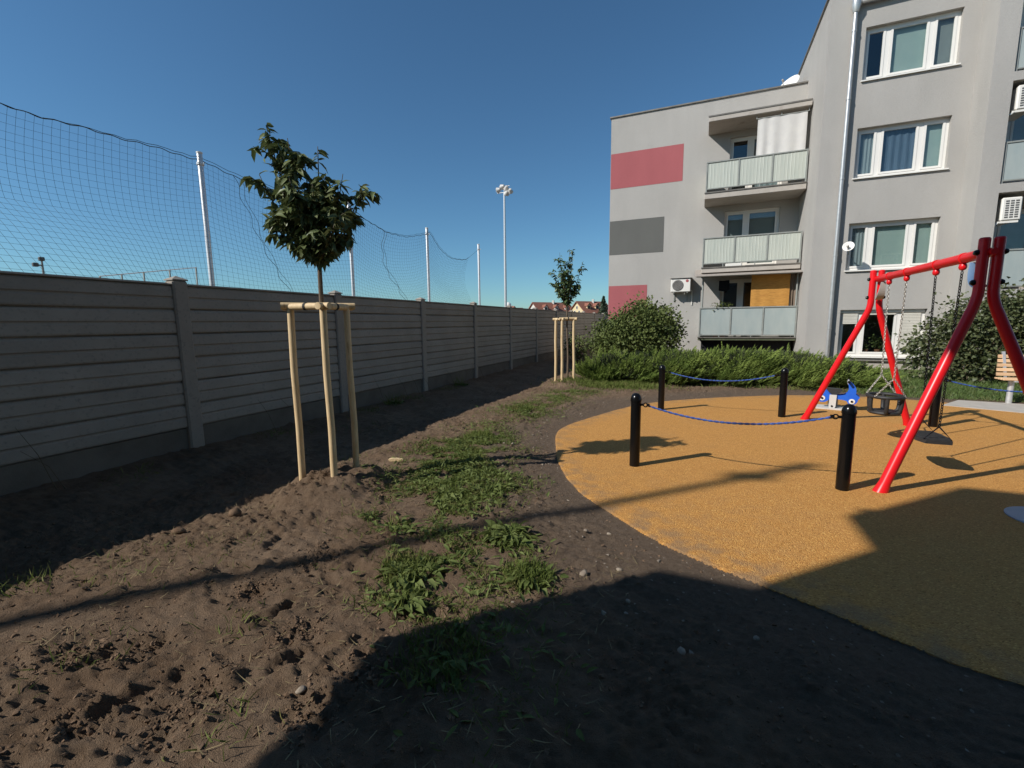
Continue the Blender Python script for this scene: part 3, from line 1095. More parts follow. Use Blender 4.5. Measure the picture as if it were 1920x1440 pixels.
def house(x, y, w, d, eave, ridge, label, wallm, dormers=3, gable_win=True):
    """gable end faces the camera (-Y), ridge runs back along +X-Y"""
    t = thing('row_house', label, 'house', (x, y, 0), 'houses beyond the sports ground')
    u = Vector((.6, .8, 0))          # along the ridge
    w_ = Vector((.8, -.6, 0))        # across: towards the camera
    g = Vector((-.6, -.8, 0))
    o = Vector((x, y, 0))
    b = MB()
    b.prism([(-w / 2, 0), (w / 2, 0), (w / 2, eave), (0, ridge), (-w / 2, eave)], o, w_, (0, 0, 1), u, 0, d)
    b.build('wall', wallm, t)
    b = MB()
    k = (ridge - eave) / (w / 2)
    for s in (-1, 1):
        b.prism([(0, ridge + .05), (s * (w / 2 + .5), eave - .5 * k + .05), (s * (w / 2 + .5), eave - .5 * k + .3), (0, ridge + .32)], o, w_, (0, 0, 1), u, -.5, d + .5)
    roof = b.build('roof', M_roof, t)
    b = MB()
    c = o + u * (d * .55) + w_ * .4
    b.box(c.x - .35, c.x + .35, c.y - .35, c.y + .35, ridge - .6, ridge + 1.0)
    b.build('chimney', M_house_w, roof)
    for i in range(dormers):
        c = o + u * (d * (i + .7) / (dormers + .3)) + w_ * (w * .24)
        zz = eave + (ridge - eave) * .30
        b = MB()
        b.prism([(-.75, 0), (.75, 0), (.75, 1.3), (0, 2.0), (-.75, 1.3)], c + Vector((0, 0, zz)), u, (0, 0, 1), w_, -1.4, 1.0)
        dm = b.build('dormer', wallm, t)
        b = MB()
        b.prism([(-.45, .25), (.45, .25), (.45, 1.2), (-.45, 1.2)], c + Vector((0, 0, zz)), u, (0, 0, 1), w_, 1.003, 1.05)
        b.build('pane', M_room, dm)
        b = MB()
        for s in (-1, 1):
            b.prism([(0, 2.02), (s * 1.0, 1.1), (s * 1.0, 1.25), (0, 2.2)], c + Vector((0, 0, zz)), u, (0, 0, 1), w_, -1.5, 1.25)
        b.build('dormer_roof', M_roof, dm)
    if gable_win:
        for (q, z0) in ((-1.2, eave - .2), (1.2, eave - .2), (0, eave + (ridge - eave) * .35)):
            b = MB()
            b.prism([(q - .45, z0), (q + .45, z0), (q + .45, z0 + 1.1), (q - .45, z0 + 1.1)], o, w_, (0, 0, 1), g, .003, .08)
            f = b.build('window', M_pvc, t)
            b = MB()
            b.prism([(q - .36, z0 + .1), (q + .36, z0 + .1), (q + .36, z0 + 1.0), (q - .36, z0 + 1.0)], o, w_, (0, 0, 1), g, .083, .1)
            b.build('pane', M_room, f)
    return t


house(-54.6, 150, 9.5, 15, 4.4, 8.4, 'white gabled house with red roof and white dormers beyond the fence', M_house_w)
house(-38.9, 150, 9.0, 12, 4.6, 8.3, 'yellow gabled house with red roof beside the far staked tree', M_house_y, 3)
house(-69.0, 152, 6.0, 10, 4.9, 6.9, 'low red roofed house left of the white gabled house', M_house_y, 1, False)
t = thing('water_tank', 'small white ball tank on a stalk just right of the far mast', 'tank', (-64.6, 151, 0))
b = MB()
b.lathe([(.35, 0), (.35, 6.9)], (-64.6, 151, 0), 10)
b.build('stalk', M_greyst, t)
b = MB()
b.lathe([(.35, 6.85), (.95, 7.2), (1.15, 7.8), (.95, 8.5), (.3, 8.95)], (-64.6, 151, 0), 14)
sharp(b.build('ball', M_white, t), 60)
# ------------------------------------------------------------------ leaf templates
# leaf lying along +y, tip drooping, folded along the midrib
LEAFV = [(0, 0, 0), (-.19, .28, .07), (0, .3, .0), (.19, .28, .07), (-.165, .62, .02), (0, .64, -.05), (.165, .62, .02), (0, 1.0, -.2)]
LEAFF4 = [(0, 2, 1, 1), (0, 3, 2, 2), (1, 2, 5, 4), (2, 3, 6, 5), (4, 5, 7, 7), (5, 6, 7, 7)]
LEAFF = [(0, 2, 1), (0, 3, 2), (1, 2, 5), (1, 5, 4), (2, 3, 6), (2, 6, 5), (4, 5, 7), (5, 6, 7)]
SLEAFV = [(0, 0, 0), (-.36, .45, .10), (.36, .45, .10), (0, 1.0, -.12)]
SLEAFF = [(0, 2, 1), (1, 2, 3)]
BLADEV = [(-.5, 0, 0), (.5, 0, 0), (.36, .5, .06), (-.36, .5, .06), (0, 1.0, .34)]
BLADEF = [(0, 1, 2), (0, 2, 3), (3, 2, 4)]


def unit(n, r):
    d = r.normal(size=(n, 3))
    return d / np.linalg.norm(d, axis=1, keepdims=True)


# ------------------------------------------------------------------ staked trees


def tree_support(label, stakes, z0, z1, rr):
    c = np.mean([s for s in stakes], axis=0)
    t = thing('tree_support', label, 'tree stakes', (c[0], c[1], z0), 'wooden tripod stakes round young trees')
    for i, (x, y) in enumerate(stakes):
        b = MB()
        k = Vector((c[0] - x, c[1] - y, 0)) * .03
        P = [Vector((x, y, z0 - .25)) - k * 0, Vector((x, y, z0 + .5)) + k * .2 + Vector((.004, .003, 0)), Vector((x, y, z0 + 1.0)) + k * .5 - Vector((.004, .002, 0)), Vector((x, y, z1)) + k]
        b.tube(P, [rr * 1.02, rr, rr * .98, rr * .97], 14)
        sharp(b.build('stake', M_wood, t))
    n = len(stakes)
    for i in range(n):
        a, q = Vector((*stakes[i], z1)), Vector((*stakes[(i + 1) % n], z1))
        d = (q - a).normalized()
        zz = Vector((0, 0, rr * (.55 + .30 * (i % 2))))
        b = MB()
        b.tube([a - d * .07 + zz, (a + q) / 2 + zz, q + d * .07 + zz], rr * 1.0, 14)
        o = sharp(b.build('crossbar', M_wood, t))
        m = (a + q) / 2 + zz
        b = MB()
        b.tube([m - d * .012, m + d * .012], rr * 1.12, 12)
        b.tube([m, (m + Vector((c[0], c[1], m.z))) / 2 + Vector((0, 0, -.015)), Vector((c[0], c[1], m.z))], .009, 5)
        b.build('tie', M_strap, o)
    return t


def bez(p0, p1, p2, n=9):
    p0, p1, p2 = map(np.array, (p0, p1, p2))
    t = np.linspace(0, 1, n)[:, None]
    return (1 - t) ** 2 * p0 + 2 * t * (1 - t) * p1 + t * t * p2


def young_tree(label, base, fork, tips, nleaf, lsize, big, mat_leaf, seed, toward):
    r = np.random.default_rng(seed)
    t = thing('young_tree', label, 'tree', base, 'young staked trees along the fence')
    b = MB()
    bx, by, bz = base
    P = [(bx, by, bz - .15), (bx + .01, by + .01, bz + .6), (bx - .012, by, bz + 1.2), (fork[0], fork[1], fork[2])]
    b.tube(P, [.030, .024, .021, .019], 10)
    trunk = sharp(b.build('trunk', M_bark, t))
    br = MB()
    lp, ld, ls = [], [], []
    for tip in tips:
        f = np.array(fork)
        tip = f + (np.array(tip, float) - f) * np.array([.87, .87, 1.01])
        mid = f + (tip - f) * .45
        mid[:2] += (tip - f)[:2] * .22
        C = bez(f, mid, tip, 12)
        br.tube([tuple(p) for p in C], list(np.linspace(.012, .003, 12)), 6)
        L = np.linalg.norm(tip - f)
        # short side twigs
        axes = [(C, 1.0)]
        for s in range(int(4 + L * 4)):
            i = r.integers(2, 11)
            d = unit(1, r)[0] * np.array([1, 1, .5]) + np.array([0, 0, .35]) + (tip - f) * .4
            d /= np.linalg.norm(d)
            q = C[i] + d * r.uniform(.07, .19)
            Q = bez(C[i], (C[i] + q) / 2 + np.array([0, 0, .02]), q, 5)
            br.tube([tuple(p) for p in Q], list(np.linspace(.005, .002, 5)), 4)
            axes.append((Q, .5))
        for (Q, w) in axes:
            k = int(nleaf / len(tips) * (.30 if w == 1 else .70 / max(1, len(axes) - 1)))
            for j in range(max(2, k)):
                s = r.uniform(.05, 1) if w == 1 else r.uniform(.2, 1.05)
                i = s * (len(Q) - 1)
                a = Q[min(int(i), len(Q) - 1)]
                bq = Q[min(int(i) + 1, len(Q) - 1)]
                p = a + (bq - a) * (i - int(i))
                o = unit(1, r)[0]
                o[2] = o[2] * .5 - .62
                ax = (bq - a)
                n_ = np.linalg.norm(ax)
                if n_ > 1e-6:
                    o += ax / n_ * .35
                lp.append(p)
                ld.append(o / np.linalg.norm(o))
                ls.append(lsize * r.uniform(.65, 1.2))
    br.build('branches', M_twig, t)
    lp, ld, ls = np.array(lp), np.array(ld), np.array(ls)
    R = frames(ld, roll=r.uniform(-.9, .9, len(lp)))
    order = np.argsort(np.linalg.norm(lp - np.array(toward), axis=1))
    crown = None
    rest = order[big:]
    S = np.stack([ls * r.uniform(.8, 1.1, len(ls)), ls, ls], 1)
    V, F = scatter(LEAFV, LEAFF, lp[rest], R[rest], S[rest])
    crown = link('crown', np_mesh('crown', V - np.array(base), F, smooth=True), mat_leaf, t)
    if big:
        meshes = []
        for k in range(5):
            T = np.array(LEAFV, float)
            T[:, 2] *= r.uniform(.4, 2.2)
            T[:, 0] *= r.uniform(.8, 1.15)
            T[-1, 0] += r.uniform(-.12, .12)
            me = np_mesh('leaf', T, np.array(LEAFF), smooth=True)
            me.materials.append(mat_leaf)
            meshes.append(me)
        for i in order[:big]:
            o = bpy.data.objects.new('leaf', meshes[int(r.integers(5))])
            col.objects.link(o)
            o.parent = crown
            M = Matrix(R[i].tolist()).to_4x4()
            s = float(ls[i])
            o.matrix_local = Matrix.Translation(Vector(lp[i]) - Vector(base)) @ M @ Matrix.Diagonal((s, s, s, 1))
    return t


z1 = .085
young_tree('near young tree with dark glossy leaves held by three wooden stakes', (-3.14, 3.10, z1), (-3.14, 3.10, 2.05),
           [(-3.53, 2.94, 3.12), (-3.46, 3.02, 3.0), (-3.32, 2.98, 3.06), (-3.12, 3.16, 3.02), (-3.06, 3.0, 2.68), (-3.62, 2.88, 2.78), (-3.60, 3.06, 2.5), (-3.48, 2.80, 2.42),
            (-2.71, 3.28, 2.64), (-2.84, 3.18, 2.77), (-2.80, 3.02, 2.40), (-2.86, 3.36, 2.50), (-2.96, 3.30, 2.52), (-3.22, 3.32, 2.80), (-3.2, 2.86, 2.7), (-3.3, 3.3, 2.45), (-3.25, 3.1, 2.95), (-3.0, 3.12, 2.78), (-3.4, 2.9, 2.75)],
           2700, .112, 300, M_leaf, 21, (0, 0, 1.5))
tree_support('near tripod of three pale round stakes with crossbars around the big-leaved tree', [(-3.00, 2.97), (-3.37, 2.95), (-3.05, 3.31)], .08, 1.645, .030)
young_tree('far small young tree with light green crown staked beside the juniper', (-3.04, 10.82, .06), (-3.05, 10.78, 1.9),
           [(-3.24, 10.68, 3.16), (-2.99, 10.79, 3.24), (-2.90, 10.83, 3.18), (-2.66, 10.94, 2.92), (-3.40, 10.61, 2.78), (-3.38, 10.7, 2.45), (-2.76, 10.9, 2.45), (-3.1, 10.5, 2.75), (-3.0, 11.0, 2.7), (-2.85, 10.6, 2.6), (-3.28, 10.9, 2.55), (-3.12, 10.75, 2.9)],
           1500, .105, 0, M_leaf2, 33, (0, 0, 1.5))
tree_support('far tripod of three round stakes with crossbars in front of the juniper', [(-3.31, 10.70), (-3.11, 10.58), (-2.85, 10.72)], .06, 1.56, .034)

# ------------------------------------------------------------------ shrubs


def shrub(name, label, cat, base, lobes, nleaf, lsize, m, seed, group=None, stems=9, shell=.55):
    """leafy shrub: stems and a crown of leaf clusters around twig ends"""
    r = np.random.default_rng(seed)
    t = thing(name, label, cat, base, group)
    b = MB()
    ends = []
    lob = np.array(lobes, float)
    w = lob[:, 3] * lob[:, 4] * lob[:, 5]
    w /= w.sum()
    nC = max(60, nleaf // 14)
    pick = r.choice(len(lob), nC, p=w)
    d = unit(nC, r)
    rad_ = r.uniform(shell, 1, nC) ** .6
    C = lob[pick, :3] + d * lob[pick, 3:6] * rad_[:, None] * (1 + .10 * r.normal(size=(nC, 1)))
    C = C[C[:, 2] > .08]
    for k in range(stems):
        e = C[r.integers(len(C))]
        b0 = np.array([base[0] + r.normal(0, .12), base[1] + r.normal(0, .12), base[2] - .05])
        Q = bez(b0, (b0 + e) / 2 + np.array([0, 0, .25]), e, 7)
        b.tube([tuple(p) for p in Q], list(np.linspace(.018, .004, 7)), 5)
    for e in C[::5]:
        c = np.array(base) * .5 + e * .5 + np.array([0, 0, .1])
        b.tube([tuple(c), tuple((c + e) / 2 + r.normal(0, .03, 3)), tuple(e)], [.006, .004, .002], 4)
    b.build('stems', M_bark, t)
    n = nleaf
    pc = r.integers(0, len(C), n)
    out = C[pc] - (lob[pick.mean().astype(int) % len(lob), :3])
    P = C[pc] + r.normal(0, 1, (n, 3)) * np.array([.11, .11, .10]) * (lsize / .07)
    ctr = (lob[:, :3] * w[:, None]).sum(0)
    D = unit(n, r) + (P - ctr) * .5 + np.array([0, 0, .1])
    R = frames(D, roll=r.uniform(-1.4, 1.4, n))
    V, F = scatter(SLEAFV, SLEAFF, P, R, lsize * r.uniform(.6, 1.3, n))
    link('crown', np_mesh('crown', V - np.array(base), F), m, t)
    return t


shrub('leafy_shrub', 'rounded broad-leaved green shrub against the left end of the apartment building', 'shrub', (-2.0, 16.4, 0),
      [(-2.75, 16.2, .85, .80, .85, .75), (-1.95, 16.5, 1.25, .80, .85, .88), (-1.35, 16.6, 1.05, .66, .75, .78), (-2.2, 15.9, .75, .85, .75, .65), (-1.85, 16.6, 1.85, .28, .3, .38), (-1.30, 16.6, 1.6, .22, .25, .32), (-2.5, 16.3, 1.5, .22, .25, .3)], 19000, .10, M_shrub, 4)
shrub('leafy_shrub', 'small dark shrub at the foot of the fence far end', 'shrub', (-4.4, 17.3, 0), [(-4.4, 17.3, .45, .55, .6, .5)], 1100, .08, M_shrub, 9)
shrub('leafy_shrub', 'broad olive green shrub under the right windows behind the bench', 'shrub', (6.0, 14.1, 0),
      [(5.5, 14.0, .75, .8, .7, .75), (6.3, 14.2, 1.1, 1.0, .8, .95), (7.3, 14.1, 1.2, 1.0, .8, 1.0), (8.4, 14.2, 1.0, 1.0, .8, .9), (5.75, 13.9, 1.4, .35, .4, .38), (6.6, 14.0, 1.75, .5, .5, .4)], 19000, .095, M_shrub2, 14, stems=22, shell=.35)

# juniper sprays: feathered plumes
_jr = np.random.default_rng(2)
jv, jf = [], []
for k in range(13):
    s = k / 12
    for sd in (-1, 1):
        a = .62 - .25 * s
        L_ = .40 * (1 - .72 * s) + .07
        p = np.array([0, s * .86, .22 * s * s])
        d = np.array([sd * math.sin(a), math.cos(a), .18 + .35 * _jr.normal() * .5])
        e = p + d * L_
        wv = np.array([.019, 0, .017]) if k % 2 else np.array([.017, 0, -.020])
        o = len(jv)
        jv += [tuple(p - wv), tuple(p + wv), tuple(e)]
        jf.append((o, o + 1, o + 2))
JV, JF = np.array(jv), np.array(jf)


def juniper(label, base, rx, ry, rz, n, seed):
    r = np.random.default_rng(seed)
    t = thing('juniper_shrub', label, 'juniper', base, 'spreading junipers in one bed')
    bx, by, bz = base
    b = MB()
    for k in range(14):
        a = r.uniform(0, 6.28)
        e = (bx + math.cos(a) * rx * .75, by + math.sin(a) * ry * .75, rz * r.uniform(.45, .8))
        b.tube([(bx + r.normal(0, .1), by + r.normal(0, .1), -.05), ((bx + e[0]) / 2, (by + e[1]) / 2, rz * .35), e], [.03, .02, .006], 5)
    b.build('stems', M_bark, t)
    # inner sprays coloured dark for the shade inside; they also close the bed
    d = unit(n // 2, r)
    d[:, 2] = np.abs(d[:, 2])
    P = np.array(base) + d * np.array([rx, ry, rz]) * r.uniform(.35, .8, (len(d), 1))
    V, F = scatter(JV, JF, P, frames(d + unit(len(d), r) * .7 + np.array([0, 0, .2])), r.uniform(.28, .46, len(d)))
    link('inner_shade_sprays', np_mesh('inner_shade_sprays', V - np.array(base), F), M_juniper_shade, t)
    d = unit(n, r)
    d[:, 2] = np.abs(d[:, 2]) ** .8
    lump = 1 + .24 * np.sin(d[:, 0] * 6 + seed) * np.cos(d[:, 1] * 5.2 + seed * 2)
    P = np.array(base) + d * np.array([rx, ry, rz]) * (r.uniform(.62, 1, n) * lump)[:, None]
    P[:, 2] = np.maximum(P[:, 2], .06)
    D = d * np.array([.8, .8, .4]) + np.array([.62, -.12, .34]) + unit(n, r) * .30
    V, F = scatter(JV, JF, P, frames(D, roll=r.uniform(-1, 1, n)), r.uniform(.18, .38, n) * np.where(r.uniform(0, 1, n) > .95, 1.5, 1.0))
    link('foliage', np_mesh('foliage', V - np.array(base), F), M_juniper, t)
    return t


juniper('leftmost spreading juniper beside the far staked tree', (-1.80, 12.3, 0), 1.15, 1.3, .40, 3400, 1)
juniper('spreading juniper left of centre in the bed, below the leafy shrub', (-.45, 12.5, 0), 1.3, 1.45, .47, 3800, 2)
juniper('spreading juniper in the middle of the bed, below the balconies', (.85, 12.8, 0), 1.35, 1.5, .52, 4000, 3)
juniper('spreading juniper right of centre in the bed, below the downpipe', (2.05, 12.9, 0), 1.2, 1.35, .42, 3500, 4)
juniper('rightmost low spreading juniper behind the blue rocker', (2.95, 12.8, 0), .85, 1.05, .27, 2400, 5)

# dark tree far beyond the fence end
r_ = np.random.default_rng(8)
t = thing('far_tree', 'slender dark green tree far behind the fence by the building corner', 'tree', (-30.0, 150, 0))
b = MB()
b.tube([(-30, 150, 0), (-30, 150, 9.2)], [.25, .05], 6)
b.build('trunk', M_bark, t)
n = 2600
h_ = r_.uniform(0, 1, n) ** .8
P = np.stack([-30 + r_.normal(0, 1, n) * 1.15 * (1.05 - h_), 150 + r_.normal(0, 1, n) * 1.1 * (1.05 - h_), .8 + h_ * 8.8], 1)
V, F = scatter(SLEAFV, SLEAFF, P, frames(unit(n, r_) + np.array([0, 0, .6])), r_.uniform(.4, .8, n))
link('crown', np_mesh('crown', V - np.array([-30, 150, 0]), F), M_far_leaf, t)
# ------------------------------------------------------------------ apartment building


def wall_y(mb, x0, x1, z0, z1, y, holes, depth=.22, back=None):
    """wall facing -Y at y with openings (x0,x1,z0,z1) and their reveals"""
    xs = sorted({x0, x1, *[h[0] for h in holes], *[h[1] for h in holes]})
    zs = sorted({z0, z1, *[h[2] for h in holes], *[h[3] for h in holes]})
    for a, b in zip(xs[:-1], xs[1:]):
        for c, d in zip(zs[:-1], zs[1:]):
            mx, mz = (a + b) / 2, (c + d) / 2
            if any(h[0] < mx < h[1] and h[2] < mz < h[3] for h in holes):
                continue
            mb.quad((a, y, c), (b, y, c), (b, y, d), (a, y, d))
    for (a, b, c, d) in holes:
        e = y + depth
        mb.quad((a, y, c), (a, e, c), (b, e, c), (b, y, c))
        mb.quad((a, y, d), (b, y, d), (b, e, d), (a, e, d))
        mb.quad((a, y, c), (a, y, d), (a, e, d), (a, e, c))
        mb.quad((b, y, c), (b, e, c), (b, e, d), (b, y, d))


def window(parent, x0, x1, z0, z1, y, cuts, fills, sill=True, fw=.07, sash=.055, depth=.14, shutter=None, sill_mat=None):
    """window part with panes, blinds and sill; glass plane sits depth behind the wall face y"""
    yf = y + depth
    b = MB()
    b.box(x0, x1, yf, yf + .07, z1 - fw, z1)
    b.box(x0, x1, yf, yf + .07, z0, z0 + fw)
    b.box(x0, x0 + fw, yf + .001, yf + .069, z0 + fw, z1 - fw)
    b.box(x1 - fw, x1, yf + .001, yf + .069, z0 + fw, z1 - fw)
    edges = [x0 + fw, *cuts, x1 - fw]
    for c in cuts:
        b.box(c - .055, c + .055, yf + .001, yf + .069, z0 + fw, z1 - fw)
    w = b.build('window', M_pvc, parent)
    for i, (a, c) in enumerate(zip(edges[:-1], edges[1:])):
        a2 = a + (.055 if i else 0) + .003
        c2 = c - (.055 if i < len(edges) - 2 else 0) - .003
        za, zb = z0 + fw + .003, z1 - fw - .003
        b = MB()
        s = sash
        ya, yb = yf - .012, yf + .05
        b.box(a2, c2, ya, yb, zb - s, zb)
        b.box(a2, c2, ya, yb, za, za + s)
        b.box(a2, a2 + s, ya + .001, yb - .001, za + s, zb - s)
        b.box(c2 - s, c2, ya + .001, yb - .001, za + s, zb - s)
        b.build('sash', M_pvc, w)
        b = MB()
        b.box(a2 + s - .002, c2 - s + .002, yf + .015, yf + .027, za + s - .002, zb - s + .002)
        b.build('pane', M_glass, w)
        f = fills[i] if i < len(fills) else None
        if f is not None:
            m, zlo = f
            b = MB()
            n = 24
            for k in range(n):
                xa, xb = a2 + (c2 - a2) * k / n, a2 + (c2 - a2) * (k + 1) / n
                am = .012 if m in (M_sheer, M_blind_blue) else .0
                o1 = am * math.sin(k * 1.3)
                o2 = am * math.sin((k + 1) * 1.3)
                yy = yf + .10
                z_lo = za + (zb - za) * zlo
                b.quad((xa, yy + o1, z_lo), (xb, yy + o2, z_lo), (xb, yy + o2, zb), (xa, yy + o1, zb))
            b.build('blind', m, w, smooth=True)
    if shutter:
        for (a, c, lo) in shutter:
            k = int((z1 - fw - lo) / .045)
            b = MB()
            for j in range(k):
                zc = z1 - fw - .045 * (j + 1)
                b.cbox(a, c, yf - .035, yf - .020, zc + .003, zc + .043, .004)
            b.build('roller_shutter', M_shutter, w)
        b = MB()
        b.cbox(x0 + .02, x1 - .02, yf - .06, yf - .001, z1 - fw - .02, z1 + .06, .01)
        b.build('shutter_box', M_pvc, w)
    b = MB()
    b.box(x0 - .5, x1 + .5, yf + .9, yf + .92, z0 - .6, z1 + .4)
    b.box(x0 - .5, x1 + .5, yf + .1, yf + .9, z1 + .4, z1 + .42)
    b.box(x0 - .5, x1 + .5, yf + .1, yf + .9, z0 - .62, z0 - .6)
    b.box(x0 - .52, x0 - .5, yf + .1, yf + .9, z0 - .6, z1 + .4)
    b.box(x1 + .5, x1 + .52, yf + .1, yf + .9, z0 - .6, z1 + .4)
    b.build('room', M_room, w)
    if sill:
        b = MB()
        b.prism([(y - .06, z0 - .045), (y - .06, z0 - .012), (yf + .002, z0 + .004), (yf + .002, z0 - .02)], (x0 - .03, 0, 0), (0, 1, 0), (0, 0, 1), (1, 0, 0), 0, x1 - x0 + .06)
        b.build('sill', sill_mat or M_pvc, w)
    return w


def balcony(parent, x0, x1, yw, yf, z_slab0, z_slab1, z_p0, z_p1, panel_mat, ribs=True, slab_mat=None, npan=3, sgn=-1, side_end=False):
    """balcony part: slab, railing frame and infill panels; yf is the front"""
    lo, hi = min(yw, yf), max(yw, yf)
    b = MB()
    b.cbox(x0, x1, lo, hi, z_slab0, z_slab1, .012)
    bal = b.build('balcony', slab_mat or M_slab, parent)
    b = MB()
    b.box(x0 - .015, x1, yf - .03 if sgn < 0 else yf + .001, yf - .001 if sgn < 0 else yf + .03, z_slab1 - .025, z_slab1 + .012)
    b.build('drip_flashing', M_trim, bal)
    yr = yf - sgn * .05
    R = .022
    b = MB()
    b.cbox(x0 + .02, x1, yr - .028, yr + .028, z_p1, z_p1 + .045, .006)
    b.cbox(x0 + .02, x1, yr - .02, yr + .02, z_p0 - .04, z_p0, .005)
    w = (x1 - x0 - .04) / npan
    for k in range(npan + 1):
        xx = min(x0 + .04 + w * k, x1 - .03)
        b.cbox(xx - R, xx + R, yr - R - .002, yr + R + .002, (z_slab1 + .001) if k in (0, npan) else z_p0 - .001, z_p1 + .001, .004)
    for k in (1, 2):
        xx = x0 + .04 + w * (k - .35)
        b.box(xx - .015, xx + .015, yr - .015, yr + .015, z_slab1 + .001, z_p0 - .02)
    # side returns to the wall
    b.cbox(x0 + .02, x0 + .06, min(yr, yw), max(yr, yw), z_p1 + .002, z_p1 + .042, .005)
    b.cbox(x0 + .02, x0 + .06, min(yr, yw), max(yr, yw), z_p0 - .038, z_p0 - .002, .005)
    b.build('railing', M_rail, bal)
    for k in range(npan):
        xa, xb = x0 + .04 + w * k + R + .004, min(x0 + .04 + w * (k + 1), x1 - .03) - R - .004
        P = MB()
        n = int((xb - xa) / .02) if ribs else 2
        for j in range(n):
            u0, u1 = xa + (xb - xa) * j / n, xa + (xb - xa) * (j + 1) / n
            f = (lambda u: .006 * max(0, math.cos(2 * math.pi * (u - xa) / .105)) ** 6) if ribs else (lambda u: 0)
            P.quad((u0, yr + sgn * f(u0), z_p0 + .002), (u1, yr + sgn * f(u1), z_p0 + .002), (u1, yr + sgn * f(u1), z_p1 - .002), (u0, yr + sgn * f(u0), z_p1 - .002))
        P.build('panel', panel_mat, bal, smooth=False)
    # side panel
    P = MB()
    P.box(x0 + .032, x0 + .042, min(yr - sgn * .03, yw), max(yr - sgn * .03, yw), z_p0, z_p1)
    P.build('side_panel', panel_mat, bal)
    return bal


bld = thing('apartment_building', 'grey plastered four-storey apartment building with red and dark wall fields', 'building', (3.0, 19.3, 0))
W, F_, Y2 = 19.60, 16.80, 15.95
XL, XC, XS, XR = -3.72, 3.08, 6.48, 14.0
ZT = 9.695
# balcony windows of the lower wing (openings)
bw = [(.72, 2.49, 6.15, 8.264), (.65, 2.49, 3.52, 5.633), (.63, 2.49, .95, 3.084)]
b = MB()
wall_y(b, XL, XC, -.2, ZT, W, [(h[0], h[1], h[2], h[3]) for h in bw], .2)
b.quad((XL, W, -.2), (XL, W, ZT), (XL, W + 9, ZT), (XL, W + 9, -.2))
b.quad((XL, W, ZT), (XC, W, ZT), (XC, W + 9, ZT), (XL, W + 9, ZT))
b.quad((XL, W + 9, -.2), (XL, W + 9, ZT), (XC, W + 9, ZT), (XC, W + 9, -.2))
b.build('wall', M_plaster, bld)
# tall wing
ZH = 10.85
WN = [(3.97, 6.10, 8.31, 9.71), (3.97, 6.10, 5.64, 7.02), (3.97, 6.10, 2.98, 4.35), (3.94, 6.04, .38, 1.79)]
b = MB()
wall_y(b, XC, XS, .26, ZH, F_, WN, .2)
b.quad((XC, F_, -.2), (XC, F_, ZH), (XC, F_ + 11.5, ZH), (XC, F_ + 11.5, -.2))
b.build('wall', M_plaster, bld)
b = MB()
b.box(XC + .04, XS, F_ + .05, F_ + .3, -.2, .258)
b.build('plinth', M_slab, bld)
b = MB()
b.box(XC + .02, XS, F_ - .02, F_ + .06, .235, .262)
b.build('plinth_flashing', M_trim, bld)
# front wing with loggias
LG = [(6.90, 10.2, .6 + 2.66 * k + .0, 2.02 + 2.66 * k) for k in (0, 1, 2, 3)]
LG = [(6.90, 10.2, -.15, 2.02), (6.90, 10.2, 2.24, 4.68), (6.90, 10.2, 4.90, 7.34), (6.90, 10.2, 7.55, 10.0)]
b = MB()
wall_y(b, XS, XR, -.2, ZH + .1, Y2, LG, 1.25)
b.quad((XS, Y2, -.2), (XS, Y2, ZH + .1), (XS, F_, ZH + .1), (XS, F_, -.2))
b.quad((XR, Y2, -.2), (XR, Y2 + 12, -.2), (XR, Y2 + 12, ZH + .1), (XR, Y2, ZH + .1))
b.quad((XC, F_, ZH), (XS, F_, ZH), (XS, F_ + 11.5, ZH), (XC, F_ + 11.5, ZH))
b.quad((XS, Y2, ZH + .1), (XR, Y2, ZH + .1), (XR, Y2 + 12, ZH + .1), (XS, Y2 + 12, ZH + .1))
b.quad((XC, F_ + 11.5, -.2), (XC, F_ + 11.5, ZH), (XR, F_ + 11.5, ZH), (XR, F_ + 11.5, -.2))
b.build('wall', M_plaster, bld)
# painted fields on the low wing, a skin of coloured plaster
for (x1, z0, z1, m, nm) in ((-.914, 6.943, 8.314, M_plaster_red, 'upper dusty red wall field'), (-1.544, 4.293, 5.664, M_plaster_dark, 'dark grey wall field'), (-2.13, 1.6, 3.013, M_plaster_red, 'lower dusty red wall field behind the shrub')):
    b = MB()
    b.box(XL + .012, x1, W - .006, W + .02, z0, z1)
    o = b.build('painted_field', m, bld)
    o['label'] = nm
# roof edge flashings
b = MB()
b.box(XL - .05, XC - .003, W - .05, W + .25, ZT + .002, ZT + .05)
b.box(XL - .05, XL + .2, W + .252, W + 9, ZT + .002, ZT + .05)
b.build('roof_flashing', M_trim, bld)
b = MB()
b.box(XC - .05, XC + .25, F_ - .04, F_ + 11.5, ZH + .002, ZH + .05)
b.box(XC + .252, XS - .003, F_ - .04, F_ + .25, ZH + .002, ZH + .05)
b.build('roof_flashing', M_trim, bld)
# gutter and downpipe on the tall wing
b = MB()
b.tube([(3.78, F_ - .11, 10.36), (XS - .02, F_ - .11, 10.40)], .075, 10)
b.build('gutter', M_pipe, bld, smooth=True)
b = MB()
b.lathe([(.07, 10.10), (.12, 10.26), (.12, 10.44)], (3.66, F_ - .12, 0), 14)
b.lathe([(.056, .1), (.056, 10.12)], (3.66, F_ - .12, 0), 14)
for zz in (1.2, 3.4, 5.6, 7.8, 9.6):
    b.lathe([(.066, zz), (.066, zz + .05)], (3.66, F_ - .12, 0), 14)
    b.box(3.645, 3.675, F_ - .07, F_ + .01, zz + .01, zz + .04)
sharp(b.build('downpipe', M_pipe, bld))

